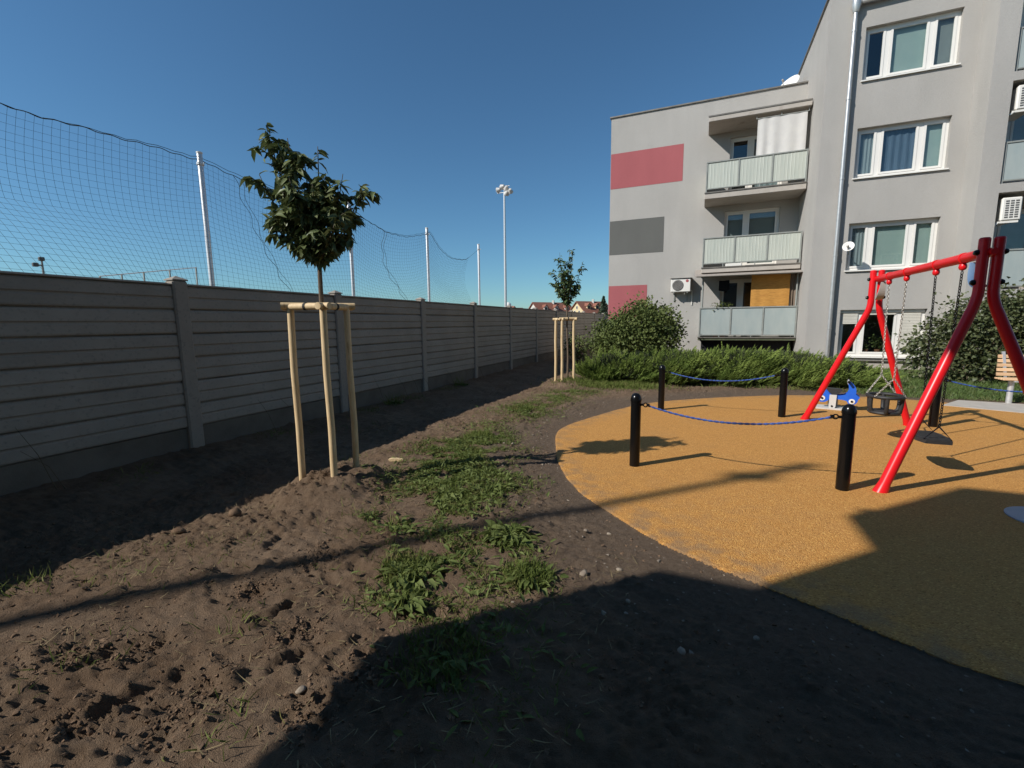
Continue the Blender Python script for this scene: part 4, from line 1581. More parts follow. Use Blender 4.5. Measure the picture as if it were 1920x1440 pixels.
# windows of the tall wing
fl = [[(M_blind_blue, .0), (M_blind, .0), (M_blind_grey, .0)], [(M_sheer, .0), (M_blind_blue, 0), (M_blind, 0)], [(M_sheer, 0), (M_blind, 0), (M_blind, 0)], [None, None, None]]
fl[0][0] = None
for i, (a, c, d, e) in enumerate(WN):
    sh = [(a + .09, a + .48, 1.35), (a + .60, c - .69, 1.60), (c - .54, c - .10, .62)] if i == 3 else None
    w = window(bld, a, c, d, e, F_, [a + .56, c - .60], fl[i], shutter=sh)
    if i == 3:
        # pot plants on the inner sill
        for k, xx in enumerate((4.75, 5.05, 5.3)):
            p = MB()
            r = np.random.default_rng(k)
            p.lathe([(.06, .45), (.085, .58)], (xx, F_ + .33, 0), 10)
            p.build('flower_pot', M_pot, w)
            n = 90
            P_ = np.array([xx, F_ + .32, .78]) + r.normal(0, 1, (n, 3)) * np.array([.12, .03, .12])
            V, F = scatter(SLEAFV, SLEAFF, P_, frames(unit(n, r) + np.array([0, -.5, .4])), r.uniform(.05, .11, n))
            link('pot_plant', np_mesh('pot_plant', V - np.array(ORIGIN[w.name]), F), M_shrub, w)

# balconies of the low wing
BX0, BX1, BF = -.08, 3.05, 18.32
b3 = balcony(bld, BX0, BX1, W, BF, 5.85, 6.07, 6.22, 7.08, M_ribbed)
b2 = balcony(bld, BX0, BX1, W, BF, 3.25, 3.44, 3.60, 4.46, M_ribbed)
b1 = balcony(bld, BX0 - .02, BX1 + .02, W, BF, .78, .90, 1.00, 1.95, M_frost, ribs=False, slab_mat=M_moss)
b = MB()
b.cbox(BX0 + .03, BX1, BF, W, 8.46, 8.64, .012)
can = b.build('balcony_canopy', M_slab, bld)
b = MB()
b.box(BX0 + .01, BX1, BF - .02, BF - .001, 8.615, 8.66)
b.build('drip_flashing', M_trim, can)
# near-black box painting the shade in the void below the ground-floor balcony
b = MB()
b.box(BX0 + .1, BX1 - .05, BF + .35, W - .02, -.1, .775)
b.build('balcony_void_shade', M_void_shade, b1)
# balcony doors and windows
for (a, c, d, e), cut, fill in zip(bw, (1.42, 1.40, 1.34), ([None, (M_sheer, 0)], [(M_blind_grey, .0), (M_blind_grey, .0)], [None, None])):
    window(bld, a, c, d + .02, e, W, [cut], fill, sill=False)
# sheet awning over the ground-floor balcony
b = MB()
b.prism([(W, 3.47), (BF - .32, 3.10), (BF - .32, 3.125), (W, 3.50)], (BX0 - .22, 0, 0), (0, 1, 0), (0, 0, 1), (1, 0, 0), 0, 3.36)
aw = b.build('awning', M_tin, b1)
b = MB()
b.tube([(BX0 + .08, BF + .05, 1.99), (BX0 + .08, BF + .05, 3.18)], .032, 8)
b.tube([(BX1 - .05, BF + .05, 1.99), (BX1 - .05, BF + .05, 3.18)], .028, 8)
b.tube([(BX0 - .15, BF - .25, 3.10), (BX1 - .03, BF - .25, 3.10)], .025, 8)
b.build('awning_post', M_rail, b1)

# things that hang on the building


def curtain(name, label, cat, x0, x1, y, z0, z1, m, fold=.03, nf=7, bottom=0., seed=0):
    r = np.random.default_rng(seed)
    n, k = 60, 8
    V, F = [], []
    for i in range(n + 1):
        s = i / n
        for j in range(k + 1):
            t = j / k
            f = fold * (.4 + .6 * (1 - t)) * math.sin(2 * math.pi * nf * s + 1.3 * math.sin(5 * s) + seed)
            V.append((x0 + (x1 - x0) * s, y + f, z0 + bottom * math.sin(9 * s + seed) * (1 - t) + (z1 - z0) * t))
    for i in range(n):
        for j in range(k):
            a = i * (k + 1) + j
            F.append((a, a + k + 1, a + k + 2, a + 1))
    b = MB()
    b.add(V, F)
    return tag(b.build(name, m, smooth=True, loc=(x0, y, z0)), label, cat)


curtain('hanging_curtain', 'white cloth curtain hung across the top balcony', 'curtain', 1.50, 2.95, BF + .10, 7.05, 8.32, M_cloth, .016, 4, .03, 1)
b = MB()
b.tube([(1.45, BF + .10, 8.335), (3.0, BF + .10, 8.335)], .018, 6)
for xx in (1.46, 2.2, 2.99):
    b.tube([(xx, BF + .10, 8.33), (xx, BF + .10, 8.46)], .014, 5)
b.build('curtain_rail', M_rail, can)
curtain('hanging_curtain', 'orange cloth blind hung across the ground-floor balcony', 'blind', 1.60, 2.80, BF + .16, 2.00, 3.13, M_bamboo, .006, 3, .0, 2)
curtain('hanging_curtain', 'brown curtain in the right corner of the ground-floor balcony', 'curtain', 2.82, 3.03, BF + .22, 2.0, 3.13, M_brown, .03, 3, .0, 3)
b = MB()
r = np.random.default_rng(4)
b.add([(.55, BF + .45, 2.62), (.75, BF + .45, 2.58), (.92, BF + .45, 2.66), (.9, BF + .45, 3.0), (.55, BF + .45, 2.98), (.55, BF + .52, 2.62), (.75, BF + .52, 2.58), (.92, BF + .52, 2.66), (.9, BF + .52, 3.0), (.55, BF + .52, 2.98)],
      [(0, 1, 2, 3, 4), (9, 8, 7, 6, 5), (0, 5, 6, 1), (1, 6, 7, 2), (2, 7, 8, 3), (3, 8, 9, 4), (4, 9, 5, 0)])
tag(b.build('laundry', M_black, loc=(.7, BF + .48, 2.6)), 'dark laundry hanging under the balcony awning', 'laundry')
t = thing('potted_plant', 'green pot plant behind the ground-floor balcony railing', 'plant', (.62, BF + .25, .9))
b = MB()
b.lathe([(.10, 1.55), (.14, 1.85), (.15, 1.87), (.12, 1.87)], (.62, BF + .25, 0), 12)
b.box(.42, .82, BF + .1, BF + .42, .901, 1.55)
b.build('pot', M_pot, t)
n = 160
P_ = np.array([.65, BF + .22, 2.05]) + r.normal(0, 1, (n, 3)) * np.array([.16, .08, .06])
V, F = scatter(SLEAFV, SLEAFF, P_, frames(unit(n, r) + np.array([0, -.2, .5])), r.uniform(.05, .10, n))
link('leaves', np_mesh('leaves', V - np.array(ORIGIN[t.name]), F), M_weed, t)
b = MB()
b.cbox(.72, 1.25, BF + .03, BF + .16, 3.442, 3.55, .015)
tag(b.build('window_box', M_white, loc=(1.0, BF + .1, 3.44)), 'white box on the middle balcony floor below the panels', 'box')


def aircon(label, x0, x1, yw, y0, z0, z1, cover=True, wall_mount=True):
    t = thing('air_conditioner', label, 'air conditioner', ((x0 + x1) / 2, (yw + y0) / 2, z0), 'air conditioner outdoor units')
    b = MB()
    b.cbox(x0, x1, y0, yw - .06, z0, z1, .02)
    b.build('casing', M_white, t)
    cx_, cz_, rr = x0 + (x1 - x0) * .36, (z0 + z1) / 2, (z1 - z0) * .41
    b = MB()
    b.lathe([(rr, 0), (rr, .012), (rr * .93, .016), (.01, .010)], (cx_, y0 + .001, cz_), 28, (0, -1, 0))
    g = b.build('fan_grille', M_fan, t)
    b = MB()
    for k in range(7):
        q = rr * (k + 1) / 8
        b.tube([(cx_ + q * math.cos(a), y0 - .019, cz_ + q * math.sin(a)) for a in np.linspace(0, 2 * math.pi, 25)], .0035, 4, False)
    b.build('grille_wire', M_greypl, g)
    b = MB()
    for xx in (x0 + .12, x1 - .12):
        b.box(xx - .02, xx + .02, y0 + .02, yw, z0 - .04, z0 - .001)
        b.box(xx - .02, xx + .02, yw - .04, yw - .001, z0 - .35, z0 - .041)
    b.build('bracket', M_rail, t)
    b = MB()
    b.tube([(x0 + .52, y0 + .08, z0), (x0 + .52, y0 + .08, z0 - .09)], .014, 6)
    b.tube([(x1 - .06, yw - .1, z0 + .1), (x1 + .05, yw - .08, z0 + .05), (x1 + .06, yw - .04, z0 - .2), (x1 + .06, yw - .02, z0 - .5)], .02, 6)
    b.build('drain_hose', M_white, t)
    if cover:
        b = MB()
        b.box(x0 - .02, x1 + .05, y0 - .04, yw, z1 + .012, z1 + .03)
        b.build('cover_sheet', M_trim, t)
        b = MB()
        b.lathe([(.055, 0), (.055, .006), (.01, .007)], (x1 - .13, y0 + .001, z1 - .09), 20, (0, -1, 0))
        b.build('round_badge', M_plaster_red, t)
    return t


aircon('white outdoor unit with round fan beside the ground-floor balcony awning', -1.18, -.445, W, W - .40, 2.65, 3.16)


def louvre_unit(label, x, y, z, flip):
    """outdoor unit seen on its louvred face"""
    t = thing('air_conditioner', label, 'air conditioner', (x + .2, y + .2, z), 'air conditioner outdoor units')
    b = MB()
    b.cbox(x, x + .40, y, y + .85, z, z + .58, .03)
    b.build('casing', M_white, t)
    for i in range(3):
        for j in range(8):
            b = MB()
            b.box(x + .07 + .095 * i, x + .07 + .095 * i + .07, y - .004, y + .01, z + .07 + .057 * j, z + .07 + .057 * j + .036)
            b.build('louvre', M_fan, t)
    b = MB()
    b.box(x - .06, x + .36, y + .02, y + .06, z - .05, z - .003)
    b.tube([(x - .02, y + .03, z - .03), (x - .10, y + .02, z - .10)], .022, 6)
    b.build('bracket', M_white, t)
    return t


louvre_unit('louvred white outdoor unit hung in the upper right loggia', 7.04, Y2 + .06, 6.66, 1)
louvre_unit('louvred white outdoor unit hung in the middle right loggia', 7.02, Y2 + .06, 3.98, 1)

# loggia railings, back walls
for k, (a, c, d, e) in enumerate(LG):
    b = MB()
    b.box(a - .3, c + .3, Y2 + 1.2, Y2 + 1.24, d - .1, e + .1)
    b.build('loggia_wall', M_slab if k != 1 else M_slab, bld)
    window(bld, a + .5, c - .7, d + .25, e - .25, Y2 + 1.02, [a + 1.3, a + 1.9], [(M_sheer, 0), None, (M_blind_blue, 0)], sill=False)
    if k:
        b = MB()
        zr0, zr1 = d + .10, d + .98
        b.cbox(a + .03, c - .03, Y2 + .05, Y2 + .10, zr1, zr1 + .045, .006)
        b.cbox(a + .03, c - .03, Y2 + .055, Y2 + .095, zr0 - .04, zr0, .006)
        for q in range(4):
            xx = a + .05 + (c - a - .1) * q / 3
            b.box(xx - .02, xx + .02, Y2 + .052, Y2 + .098, d + .001, zr1 + .001)
        rl = b.build('loggia_railing', M_rail, bld)
        for q in range(3):
            xa = a + .05 + (c - a - .1) * q / 3 + .024
            xb = a + .05 + (c - a - .1) * (q + 1) / 3 - .024
            b = MB()
            b.box(xa, xb, Y2 + .07, Y2 + .08, zr0 + .003, zr1 - .003)
            b.build('panel', M_frost, rl)


def dish(label, c, r, d, mount):
    t = thing('satellite_dish', label, 'satellite dish', c, 'satellite dishes')
    d = Vector(d).normalized()
    b = MB()
    b.lathe([(.02, -.003), (r * .5, r * .06), (r * .85, r * .18), (r, r * .25), (r * 1.01, r * .245), (r * .84, r * .15), (r * .5, r * .03), (.02, -.03)], c, 28, d)
    sharp(b.build('reflector', M_white, t), 60)
    c = Vector(c)
    tip = c + d * r * 1.05
    b = MB()
    b.tube([c + Vector((0, 0, -r * .9)) + d * r * .2, tip + Vector((0, 0, -.06))], .012, 6)
    b.lathe([(.02, 0), (.035, .02), (.035, .09), (.02, .1)], tip + Vector((0, 0, -.03)), 10, -d)
    b.build('feed_arm', M_greypl, t)
    b = MB()
    b.tube([c - d * .02, c - d * .12, Vector(mount)], .02, 6)
    b.build('mount', M_rail, t)


dish('small round white dish on the wall left of the second window from below', (3.90, F_ - .42, 3.62), .145, (-.35, -.9, .35), (4.02, F_ + .02, 3.45))
dish('large white dish standing on the roof edge of the low wing', (2.6, W + .75, 9.96), .42, (-.55, -.55, .5), (2.6, W + 1.0, 9.7))

# ------------------------------------------------------------------ the neighbouring block behind the camera (its balconies shade the foreground)
nb = thing('apartment_building', 'neighbouring grey apartment block behind the camera whose balconies shade the foreground', 'building', (2, -3.0, 0))
NY = -2.78          # facade facing +Y
b = MB()
b.box(-4.88, 16.0, NY - 11, NY, -.2, 9.6)
b.build('wall', M_plaster, nb)
b = MB()
b.box(-4.94, 16.06, NY - 11.06, NY + .06, 9.602, 9.66)
b.build('roof_flashing', M_trim, nb)
NF = -1.78
for (s0, s1, p0, p1, m, rb) in ((.78, .90, 1.0, 1.95, M_frost, False), (3.50, 3.66, 3.74, 4.66, M_ribbed, True), (6.05, 6.22, 6.32, 7.16, M_ribbed, True)):
    balcony(nb, -4.72, -1.5, NY, NF, s0, s1, p0, p1, m, ribs=rb, sgn=1)
    balcony(nb, 2.5, 5.6, NY, NF, s0, s1, p0, p1, m, ribs=rb, sgn=1)
    for xx in (-3.9, .2, 3.2, 7.5, 10.5):
        b = MB()
        b.box(xx, xx + 1.7, NY + .001, NY + .03, s1 + .7, s1 + 2.0)
        w = b.build('window', M_pvc, nb)
        for q in (0, 1):
            p = MB()
            p.box(xx + .07 + q * .8, xx + .83 + q * .8, NY + .032, NY + .038, s1 + .77, s1 + 1.93)
            p.build('pane', M_blind_blue, w)
b = MB()
b.cbox(-4.82, -1.5, NY + .001, NF, 8.20, 9.75, .012)
b.build('added_shade_box', M_plaster, nb)  # unseen box added above the balconies to shade the upper swing frame
# wind screen on the middle and top balconies
b = MB()
b.box(-4.50, -4.45, NY, NF - .35, 4.73, 6.04)
b.build('wind_screen', M_tin, nb)
# ------------------------------------------------------------------ swing set
SX = 2.14
YF, YR = 4.95, 7.52
ss = thing('swing_set', 'red tubular swing frame with two A-shaped ends and a crossbar', 'swing set', (SX, 6.2, 0))
RT = .047


def leg_path(s, ytop, yfoot):
    x0 = SX + s * .046
    xf = SX + s * .635
    P = [Vector((x0, ytop, 2.135)), Vector((x0, ytop, 1.76))]
    a, q, e = Vector((x0, ytop, 1.72)), Vector((x0 + s * .005, ytop, 1.64)), Vector((xf, yfoot, 0.0))
    d = (e - q).normalized()
    for t in np.linspace(0, 1, 7):
        p1 = q + d * .10
        P.append(a * (1 - t) ** 2 + q * (2 * t * (1 - t)) + p1 * t * t)
    P.append(e + Vector((0, 0, -.03)))
    return P


for (yt, yf) in ((YF, 4.72), (YR, 7.90)):
    for s in (-1, 1):
        b = MB()
        P = leg_path(s, yt, yf)
        n = len(P)
        b.tube(P[:-1] + [P[-2] + (P[-1] - P[-2]) * .93, P[-1]], [.037] * (n - 2) + [.039, .043, .060], 18)
        lg = sharp(b.build('leg', M_red, ss))
        b = MB()
        b.lathe([(.0365, 2.134), (.03, 2.146), (.004, 2.15)], (SX + s * .046, yt, 0), 16)
        sharp(b.build('end_cap', M_red, lg), 60)
    for zz in (2.03, 1.79):
        for s in (-1, 1):
            b = MB()
            b.lathe([(.024, 0), (.024, .012), (.016, .026), (.006, .028)], (SX + s * (.046 + .037 - .004), yt, zz), 12, (s, 0, 0))
            sharp(b.build('bolt_cap', M_black, ss))
b = MB()
b.tube([(SX, YF - .06, 2.03), (SX, YF + .03, 2.03), (SX, YF + .16, 2.03), (SX, YR - .16, 2.03), (SX, YR - .03, 2.03), (SX, YR + .06, 2.03)], [.026, .04, .043, .043, .04, .026], 18)
sharp(b.build('crossbar', M_red, ss), 50)
HY = [7.08, 6.56, 5.86, 5.36]
for y in HY:
    b = MB()
    b.lathe([(.016, .0), (.026, -.012), (.030, -.035), (.024, -.055), (.008, -.066)], (SX, y, 1.99), 14)
    b.lathe([(RT + .002, -.022), (RT + .002, .022)], (SX, y, 2.03), 16, (0, 1, 0))
    sharp(b.build('hanger', M_red, ss), 60)
for (yt, s, m) in ((YF, 1, M_lightblue), (YR, -1, M_greypl)):
    C = bez((SX, yt + s * .24, 1.975), (SX, yt + s * .22, 1.73), (SX, yt + s * .045, 1.765), 12)
    b = MB()
    V, F = [], []
    for i, p in enumerate(C):
        t = C[min(i + 1, 11)] - C[max(i - 1, 0)]
        t /= np.linalg.norm(t)
        nn = np.array([0, -t[2], t[1]])
        w = .022 + .018 * math.sin(math.pi * i / 11)
        V += [tuple(p + nn * .008 + [w, 0, 0]), tuple(p + nn * .008 - [w, 0, 0]), tuple(p - nn * .008 - [w, 0, 0]), tuple(p - nn * .008 + [w, 0, 0])]
        if i:
            o = (i - 1) * 4
            F += [(o + k, o + (k + 1) % 4, o + 4 + (k + 1) % 4, o + 4 + k) for k in range(4)]
    F += [(0, 1, 2, 3), (47, 46, 45, 44)]
    b.add(V, F)
    b.build('brace_strap', m, ss)

# chain link template (long axis z, unit length 1)
lv, lf = [], []
NU, NW = 10, 5
for i in range(NU):
    a = 2 * math.pi * i / NU
    cx_, cz_ = .26 * math.cos(a), .32 * math.sin(a) + (.18 if math.sin(a) > .01 else -.18 if math.sin(a) < -.01 else 0)
    nrm = Vector((math.cos(a), 0, math.sin(a)))
    for j in range(NW):
        q = 2 * math.pi * j / NW
        lv.append((cx_ + nrm.x * .105 * math.cos(q), .105 * math.sin(q), cz_ + nrm.z * .105 * math.cos(q)))
for i in range(NU):
    for j in range(NW):
        lf.append((i * NW + j, i * NW + (j + 1) % NW, ((i + 1) % NU) * NW + (j + 1) % NW, ((i + 1) % NU) * NW + j))


def chain(parent, a, q, m, L=.036):
    a, q = np.array(a, float), np.array(q, float)
    d = q - a
    n = int(np.linalg.norm(d) / (L * .72))
    P = a + d * ((np.arange(n) + .5) / n)[:, None]
    z = -d / np.linalg.norm(d)
    x = np.cross(z, [0, 1., 0.13])
    x /= np.linalg.norm(x)
    y = np.cross(z, x)
    Rm = []
    for k in range(n):
        t = k * math.pi / 2 + .35
        xx = x * math.cos(t) + y * math.sin(t)
        Rm.append(np.stack([xx, np.cross(z, xx), z], 1))
    V, F = scatter(lv, lf, P, np.array(Rm), np.full(n, L))
    o = link('chain', np_mesh('chain', V - np.array(ORIGIN[parent.name]), F, smooth=True), m, parent)
    return o


# toddler bucket swing
t = thing('bucket_swing', 'black rubber toddler bucket swing on light steel chains at the far end', 'swing', (SX, 6.80, .36), 'swings hung from the red frame')
BYc, BZ = 6.82, .56
fork = .80
for (yh, s) in ((HY[0], 1), (HY[1], -1)):
    k = (BYc + s * .16, )
    m_ = (SX, BYc + s * .205, fork)
    chain(t, (SX, yh, 1.915), m_, M_chain)
    for dx in (-1, 1):
        chain(t, m_, (SX + dx * .15, BYc + s * .15, BZ + .01), M_chain, .032)
b = MB()
ring = [(SX + .175 * math.cos(a), BYc + .205 * math.sin(a), BZ) for a in np.linspace(0, 2 * math.pi, 33)]
b.tube(ring, .022, 8, False)
sharp(b.build('top_ring', M_rubber, t), 70)
for a in np.linspace(.3, 2 * math.pi + .3, 7)[:-1]:
    x, y = math.cos(a), math.sin(a)
    b = MB()
    b.tube([(SX + .17 * x, BYc + .20 * y, BZ), (SX + .168 * x, BYc + .195 * y, BZ - .10), (SX + .16 * x, BYc + .185 * y, BZ - .17), (SX + .11 * x, BYc + .14 * y, BZ - .205)], [.024, .022, .022, .022], 8)
    sharp(b.build('strap', M_rubber, t), 70)
b = MB()
b.lathe([(.02, 0), (.15, .002), (.17, .02), (.165, .04), (.13, .045), (.02, .035)], (SX, BYc, BZ - .222), 24)
sharp(b.build('seat', M_rubber, t))

# flat seat swing
t = thing('flat_swing', 'flat black rubber swing seat on chains darkened for shade at the near end', 'swing', (SX, 5.62, .34), 'swings hung from the red frame')
FYc, FZ = 5.62, .345
pl = [(-.10, -.22), (.10, -.22), (.135, -.10), (.135, .10), (.10, .22), (-.10, .22), (-.135, .10), (-.135, -.10)]
b = MB()
b.prism(pl, (SX, FYc, FZ), (1, 0, 0), (0, 1, 0), (0, 0, 1), -.034, 0)
b.prism([(p[0] * .9, p[1] * .94) for p in pl], (SX, FYc, FZ), (1, 0, 0), (0, 1, 0), (0, 0, 1), .0005, .008)
for k in range(-6, 7):
    b.box(SX - .10, SX + .10, FYc + k * .03 - .006, FYc + k * .03 + .006, FZ + .008, FZ + .011)
b.build('seat', M_rubber, t)
for (yh, s) in ((HY[2], 1), (HY[3], -1)):
    y = FYc + s * .185
    m_ = (SX, y, FZ + .13)
    chain(t, (SX, yh, 1.915), m_, M_black)  # chains coloured black for the shade they hang in
    b = MB()
    b.tube([m_, (SX - .105, y, FZ + .005), (SX + .105, y, FZ + .005), m_], .007, 6)
    b.build('hanger_triangle', M_black, t)

# ------------------------------------------------------------------ bollards and ropes
BOL = [(-.585, 4.69, 'black round-topped bollard at the near left corner of the rope fence', 1), (1.22, 4.66, 'black round-topped bollard right beside the near red swing foot', 2), (-.575, 7.94, 'black round-topped bollard at the far left, in front of the juniper', 3),
       (1.22, 7.96, 'black round-topped bollard just left of the far red swing foot', 4), (3.05, 7.93, 'black bollard behind the near red swing leg', 5), (4.86, 7.93, 'black bollard outside the right edge holding the far right rope', 6), (3.05, 4.68, 'black bollard outside the right edge nearest the swing', 7)]
for (x, y, lb, sd) in BOL:
    t = thing('bollard', lb, 'bollard', (x, y, 0), 'black bollards around the swing')
    b = MB()
    R = .052
    b.lathe([(R, -.1), (R, .70)], (x, y, 0), 22)
    sharp(b.build('post', M_black, t))
    b = MB()
    b.lathe([(R + .004, .690), (R + .004, .712), (R * .97, .735), (R * .78, .757), (R * .45, .770), (.004, .775)], (x, y, 0), 22)
    sharp(b.build('cap', M_black, t), 60)


def rope(a, q, sag, label):
    t = thing('barrier_rope', label, 'rope', ((a[0] + q[0]) / 2, a[1], .5), 'blue ropes between bollards')
    a, q = np.array(a), np.array(q)
    d = (q - a) / np.linalg.norm(q - a)
    p0, p1 = a + d * .105, q - d * .105
    n = 40
    P = [p0 + (p1 - p0) * s + np.array([0, 0, -sag * (1 - (2 * s - 1) ** 2)]) for s in np.linspace(0, 1, n)]
    b = MB()
    # two twisted strands
    for ph in (0, math.pi):
        Q = []
        for k in range(n * 5):
            s = k / (n * 5 - 1)
            c = p0 + (p1 - p0) * s + np.array([0, 0, -sag * (1 - (2 * s - 1) ** 2)])
            w = s * 95 + ph
            Q.append(tuple(c + .0052 * (math.cos(w) * np.array([-d[1], d[0], 0]) + math.sin(w) * np.array([0, 0, 1]))))
        b.tube(Q, .0062, 6)
    b.build('rope_strand', M_rope, t, smooth=True)
    for (e, s) in ((a, 1), (q, -1)):
        b = MB()
        e0 = e + d * s * .05
        b.tube([tuple(e0), tuple(e0 + d * s * .03)], .012, 8)
        b.tube([tuple(e0 + d * s * .045 + .02 * (math.cos(k) * d + math.sin(k) * np.array([0, 0, 1]))) for k in np.linspace(0, 6.28, 13)], .006, 6, False)
        b.tube([tuple(e0 + d * s * .055), tuple(e0 + d * s * .085)], .016, 8)
        b.build('end_fitting', M_black, t)
    return t


rope((-.585, 4.69, .655), (1.22, 4.66, .655), .125, 'blue rope sagging between the two near bollards')
rope((-.575, 7.94, .655), (1.22, 7.96, .655), .12, 'blue rope sagging between the two far bollards by the juniper')
rope((3.05, 7.93, .655), (4.86, 7.93, .655), .12, 'blue rope running from behind the red swing leg towards the bench')
rope((3.05, 4.68, .655), (4.86, 4.68, .655), .12, 'blue rope outside the right edge near the swing')
t = thing('bollard', 'black bollard outside the right edge at the near far-right corner', 'bollard', (4.86, 4.68, 0), 'black bollards around the swing')
b = MB()
b.lathe([(.052, -.1), (.052, .70)], (4.86, 4.68, 0), 22)
sharp(b.build('post', M_black, t))
b = MB()
b.lathe([(.056, .690), (.056, .712), (.050, .735), (.040, .757), (.023, .770), (.004, .775)], (4.86, 4.68, 0), 22)
sharp(b.build('cap', M_black, t), 60)

# ------------------------------------------------------------------ scooter rocker
RC = Vector((2.12, 9.03, 0))
ru = Vector((.974, -.227, 0))
rw = Vector((.227, .974, 0))
sc_ = .00104


def rp(x, y):
    return ((x - 560) * sc_, (662 - y) * sc_)


t = thing('scooter_rocker', 'blue scooter-shaped spring rocker with black seat on a grey base', 'rocker', RC)
body = [rp(*p) for p in [(360, 385), (385, 350), (430, 338), (470, 365), (505, 410), (560, 432), (640, 428), (700, 415), (740, 390), (758, 340), (752, 270), (735, 210), (750, 195), (775, 215), (810, 250), (845, 300), (852, 360), (850, 395), (905, 440), (885, 470), (875, 515), (850, 550), (800, 568), (760, 550), (738, 510), (700, 497), (620, 490), (510, 490), (495, 520), (455, 548), (400, 552), (362, 520), (350, 475), (372, 440), (352, 410)]]
for s in (-1, 1):
    b = MB()
    b.prism(body, RC, ru, (0, 0, 1), rw, s * .085 - .009, s * .085 + .009)
    pn = b.build('side_board', M_bluepl, t)
    for (wx, wy) in ((415, 485), (805, 510)):
        q = rp(wx, wy)
        c = RC + ru * q[0] + Vector((0, 0, q[1])) + rw * (s * .0945)
        b = MB()
        b.lathe([(.042, 0), (.042, .006), (.020, .007)], c, 20, rw * s)
        h = b.build('hub', M_white, pn)
        b = MB()
        b.lathe([(.018, .007), (.018, .016), (.01, .022)], c, 14, rw * s)
        b.build('hub_bolt', M_black, pn)
b = MB()
st = [rp(*p) for p in [(455, 330), (480, 322), (640, 330), (680, 345), (630, 405), (590, 425), (540, 425), (510, 400)]]
b.prism(st, RC, ru, (0, 0, 1), rw, -.074, .074)
b.build('seat', M_rubber, t)
b = MB()
f0 = rp(610, 470)
f1 = rp(735, 455)
b.prism([rp(600, 475), rp(760, 475), rp(760, 460), rp(600, 460)], RC, ru, (0, 0, 1), rw, -.0755, .0755)
b.build('footboard', M_greyst, t)
b = MB()
hd = rp(745, 205)
hc = RC + ru * hd[0] + Vector((0, 0, hd[1] + .01))
b.tube([hc - rw * .19 + ru * .0, hc - rw * .06, hc + rw * .06, hc + rw * .19], .014, 8)
b.tube([hc - Vector((0, 0, .06)) + ru * .01, hc], .02, 8)
hb = b.build('handlebar', M_greyst, t, smooth=True)
for s in (-1, 1):
    b = MB()
    b.tube([hc + rw * s * .12, hc + rw * s * .20], .019, 8)
    b.build('grip', M_black, hb, smooth=True)
for s in (-1, 1):
    b = MB()
    b.prism([rp(512, 420), rp(607, 420), rp(600, 610), rp(585, 640), rp(520, 640), rp(510, 610)], RC, ru, (0, 0, 1), rw, s * .112 - .006, s * .112 + .006)
    lg = b.build('leg_plate', M_greyst, t)
    q = rp(552, 605)
    b = MB()
    b.lathe([(.016, .0), (.016, .008), (.008, .014)], RC + ru * q[0] + Vector((0, 0, q[1])) + rw * (s * .1185), 12, rw * s)
    b.build('bolt', M_black, lg)
b = MB()
b.lathe([(.06, .045), (.055, .20)], RC, 14)
b.build('spring', M_rail, t)
b = MB()
for k in range(7):
    b.tube([(RC.x + .066 * math.cos(a), RC.y + .066 * math.sin(a), .05 + .02 * k + .02 * a / 6.283) for a in np.linspace(0, 6.283, 17)], .008, 5, False)
b.build('spring_coil', M_rail, t)
b = MB()
b.prism([(-.225, -.17), (.2, -.17), (.225, -.14), (.225, .14), (.2, .17), (-.2, .17), (-.225, .14), (-.245, 0)], RC, ru, rw, (0, 0, 1), .005, .03)
b.build('base_plate', M_greyst, t)

# ------------------------------------------------------------------ bench
t = thing('park_bench', 'slatted wooden bench on a grey steel leg by the right edge', 'bench', (6.0, 10.62, 0))
bx0, bx1 = 4.94, 6.75
for k in range(4):
    b = MB()
    yy = 10.42 + .075 * k
    b.cbox(bx0 - .05, bx1, yy, yy + .058, .42, .452, .008)
    b.build('seat_slat', M_bench, t)
for k in range(5):
    zz = .475 + .078 * k
    yy = 10.74 + .03 * k
    b = MB()
    V0 = [(0, 0), (.026, -.006), (.040, .052), (.014, .058)]
    b.prism(V0, (bx0 + .012 * k, yy, zz), (0, 1, 0), (0, 0, 1), (1, 0, 0), 0, bx1 - bx0 - .024 * k)
    b.build('back_slat', M_bench, t)
for xx in (5.06, 6.5):
    b = MB()
    b.tube([(xx, 10.56, -.1), (xx, 10.56, .40)], .042, 14)
    lg = sharp(b.build('leg', M_galv, t))
    b = MB()
    b.cbox(xx - .03, xx + .03, 10.40, 10.73, .395, .419, .004)
    b.prism([(0, 0), (.03, 0), (.19, .50), (.16, .50)], (xx - .02, 10.725, .40), (0, 1, 0), (0, 0, 1), (1, 0, 0), 0, .04)
    b.build('bracket', M_galv, lg)
# ------------------------------------------------------------------ weeds, grass, clods, stones


def zground(P):
    return ground_h(P[:, 0].copy(), P[:, 1].copy())


def blades(name, P, h, w, m, seed, lean=.6, dist=None):
    r = np.random.default_rng(seed)
    n = len(P)
    D = np.stack([r.normal(0, lean, n), r.normal(0, lean, n), np.ones(n)], 1)
    R = frames(D, U=unit(n, r))
    S = np.stack([w * r.uniform(.7, 1.3, n), h, h], 1)
    V, F = scatter(BLADEV, BLADEF, P, R, S)
    return kind(link(name, np_mesh(name, V, F), m), 'stuff')


r = np.random.default_rng(12)
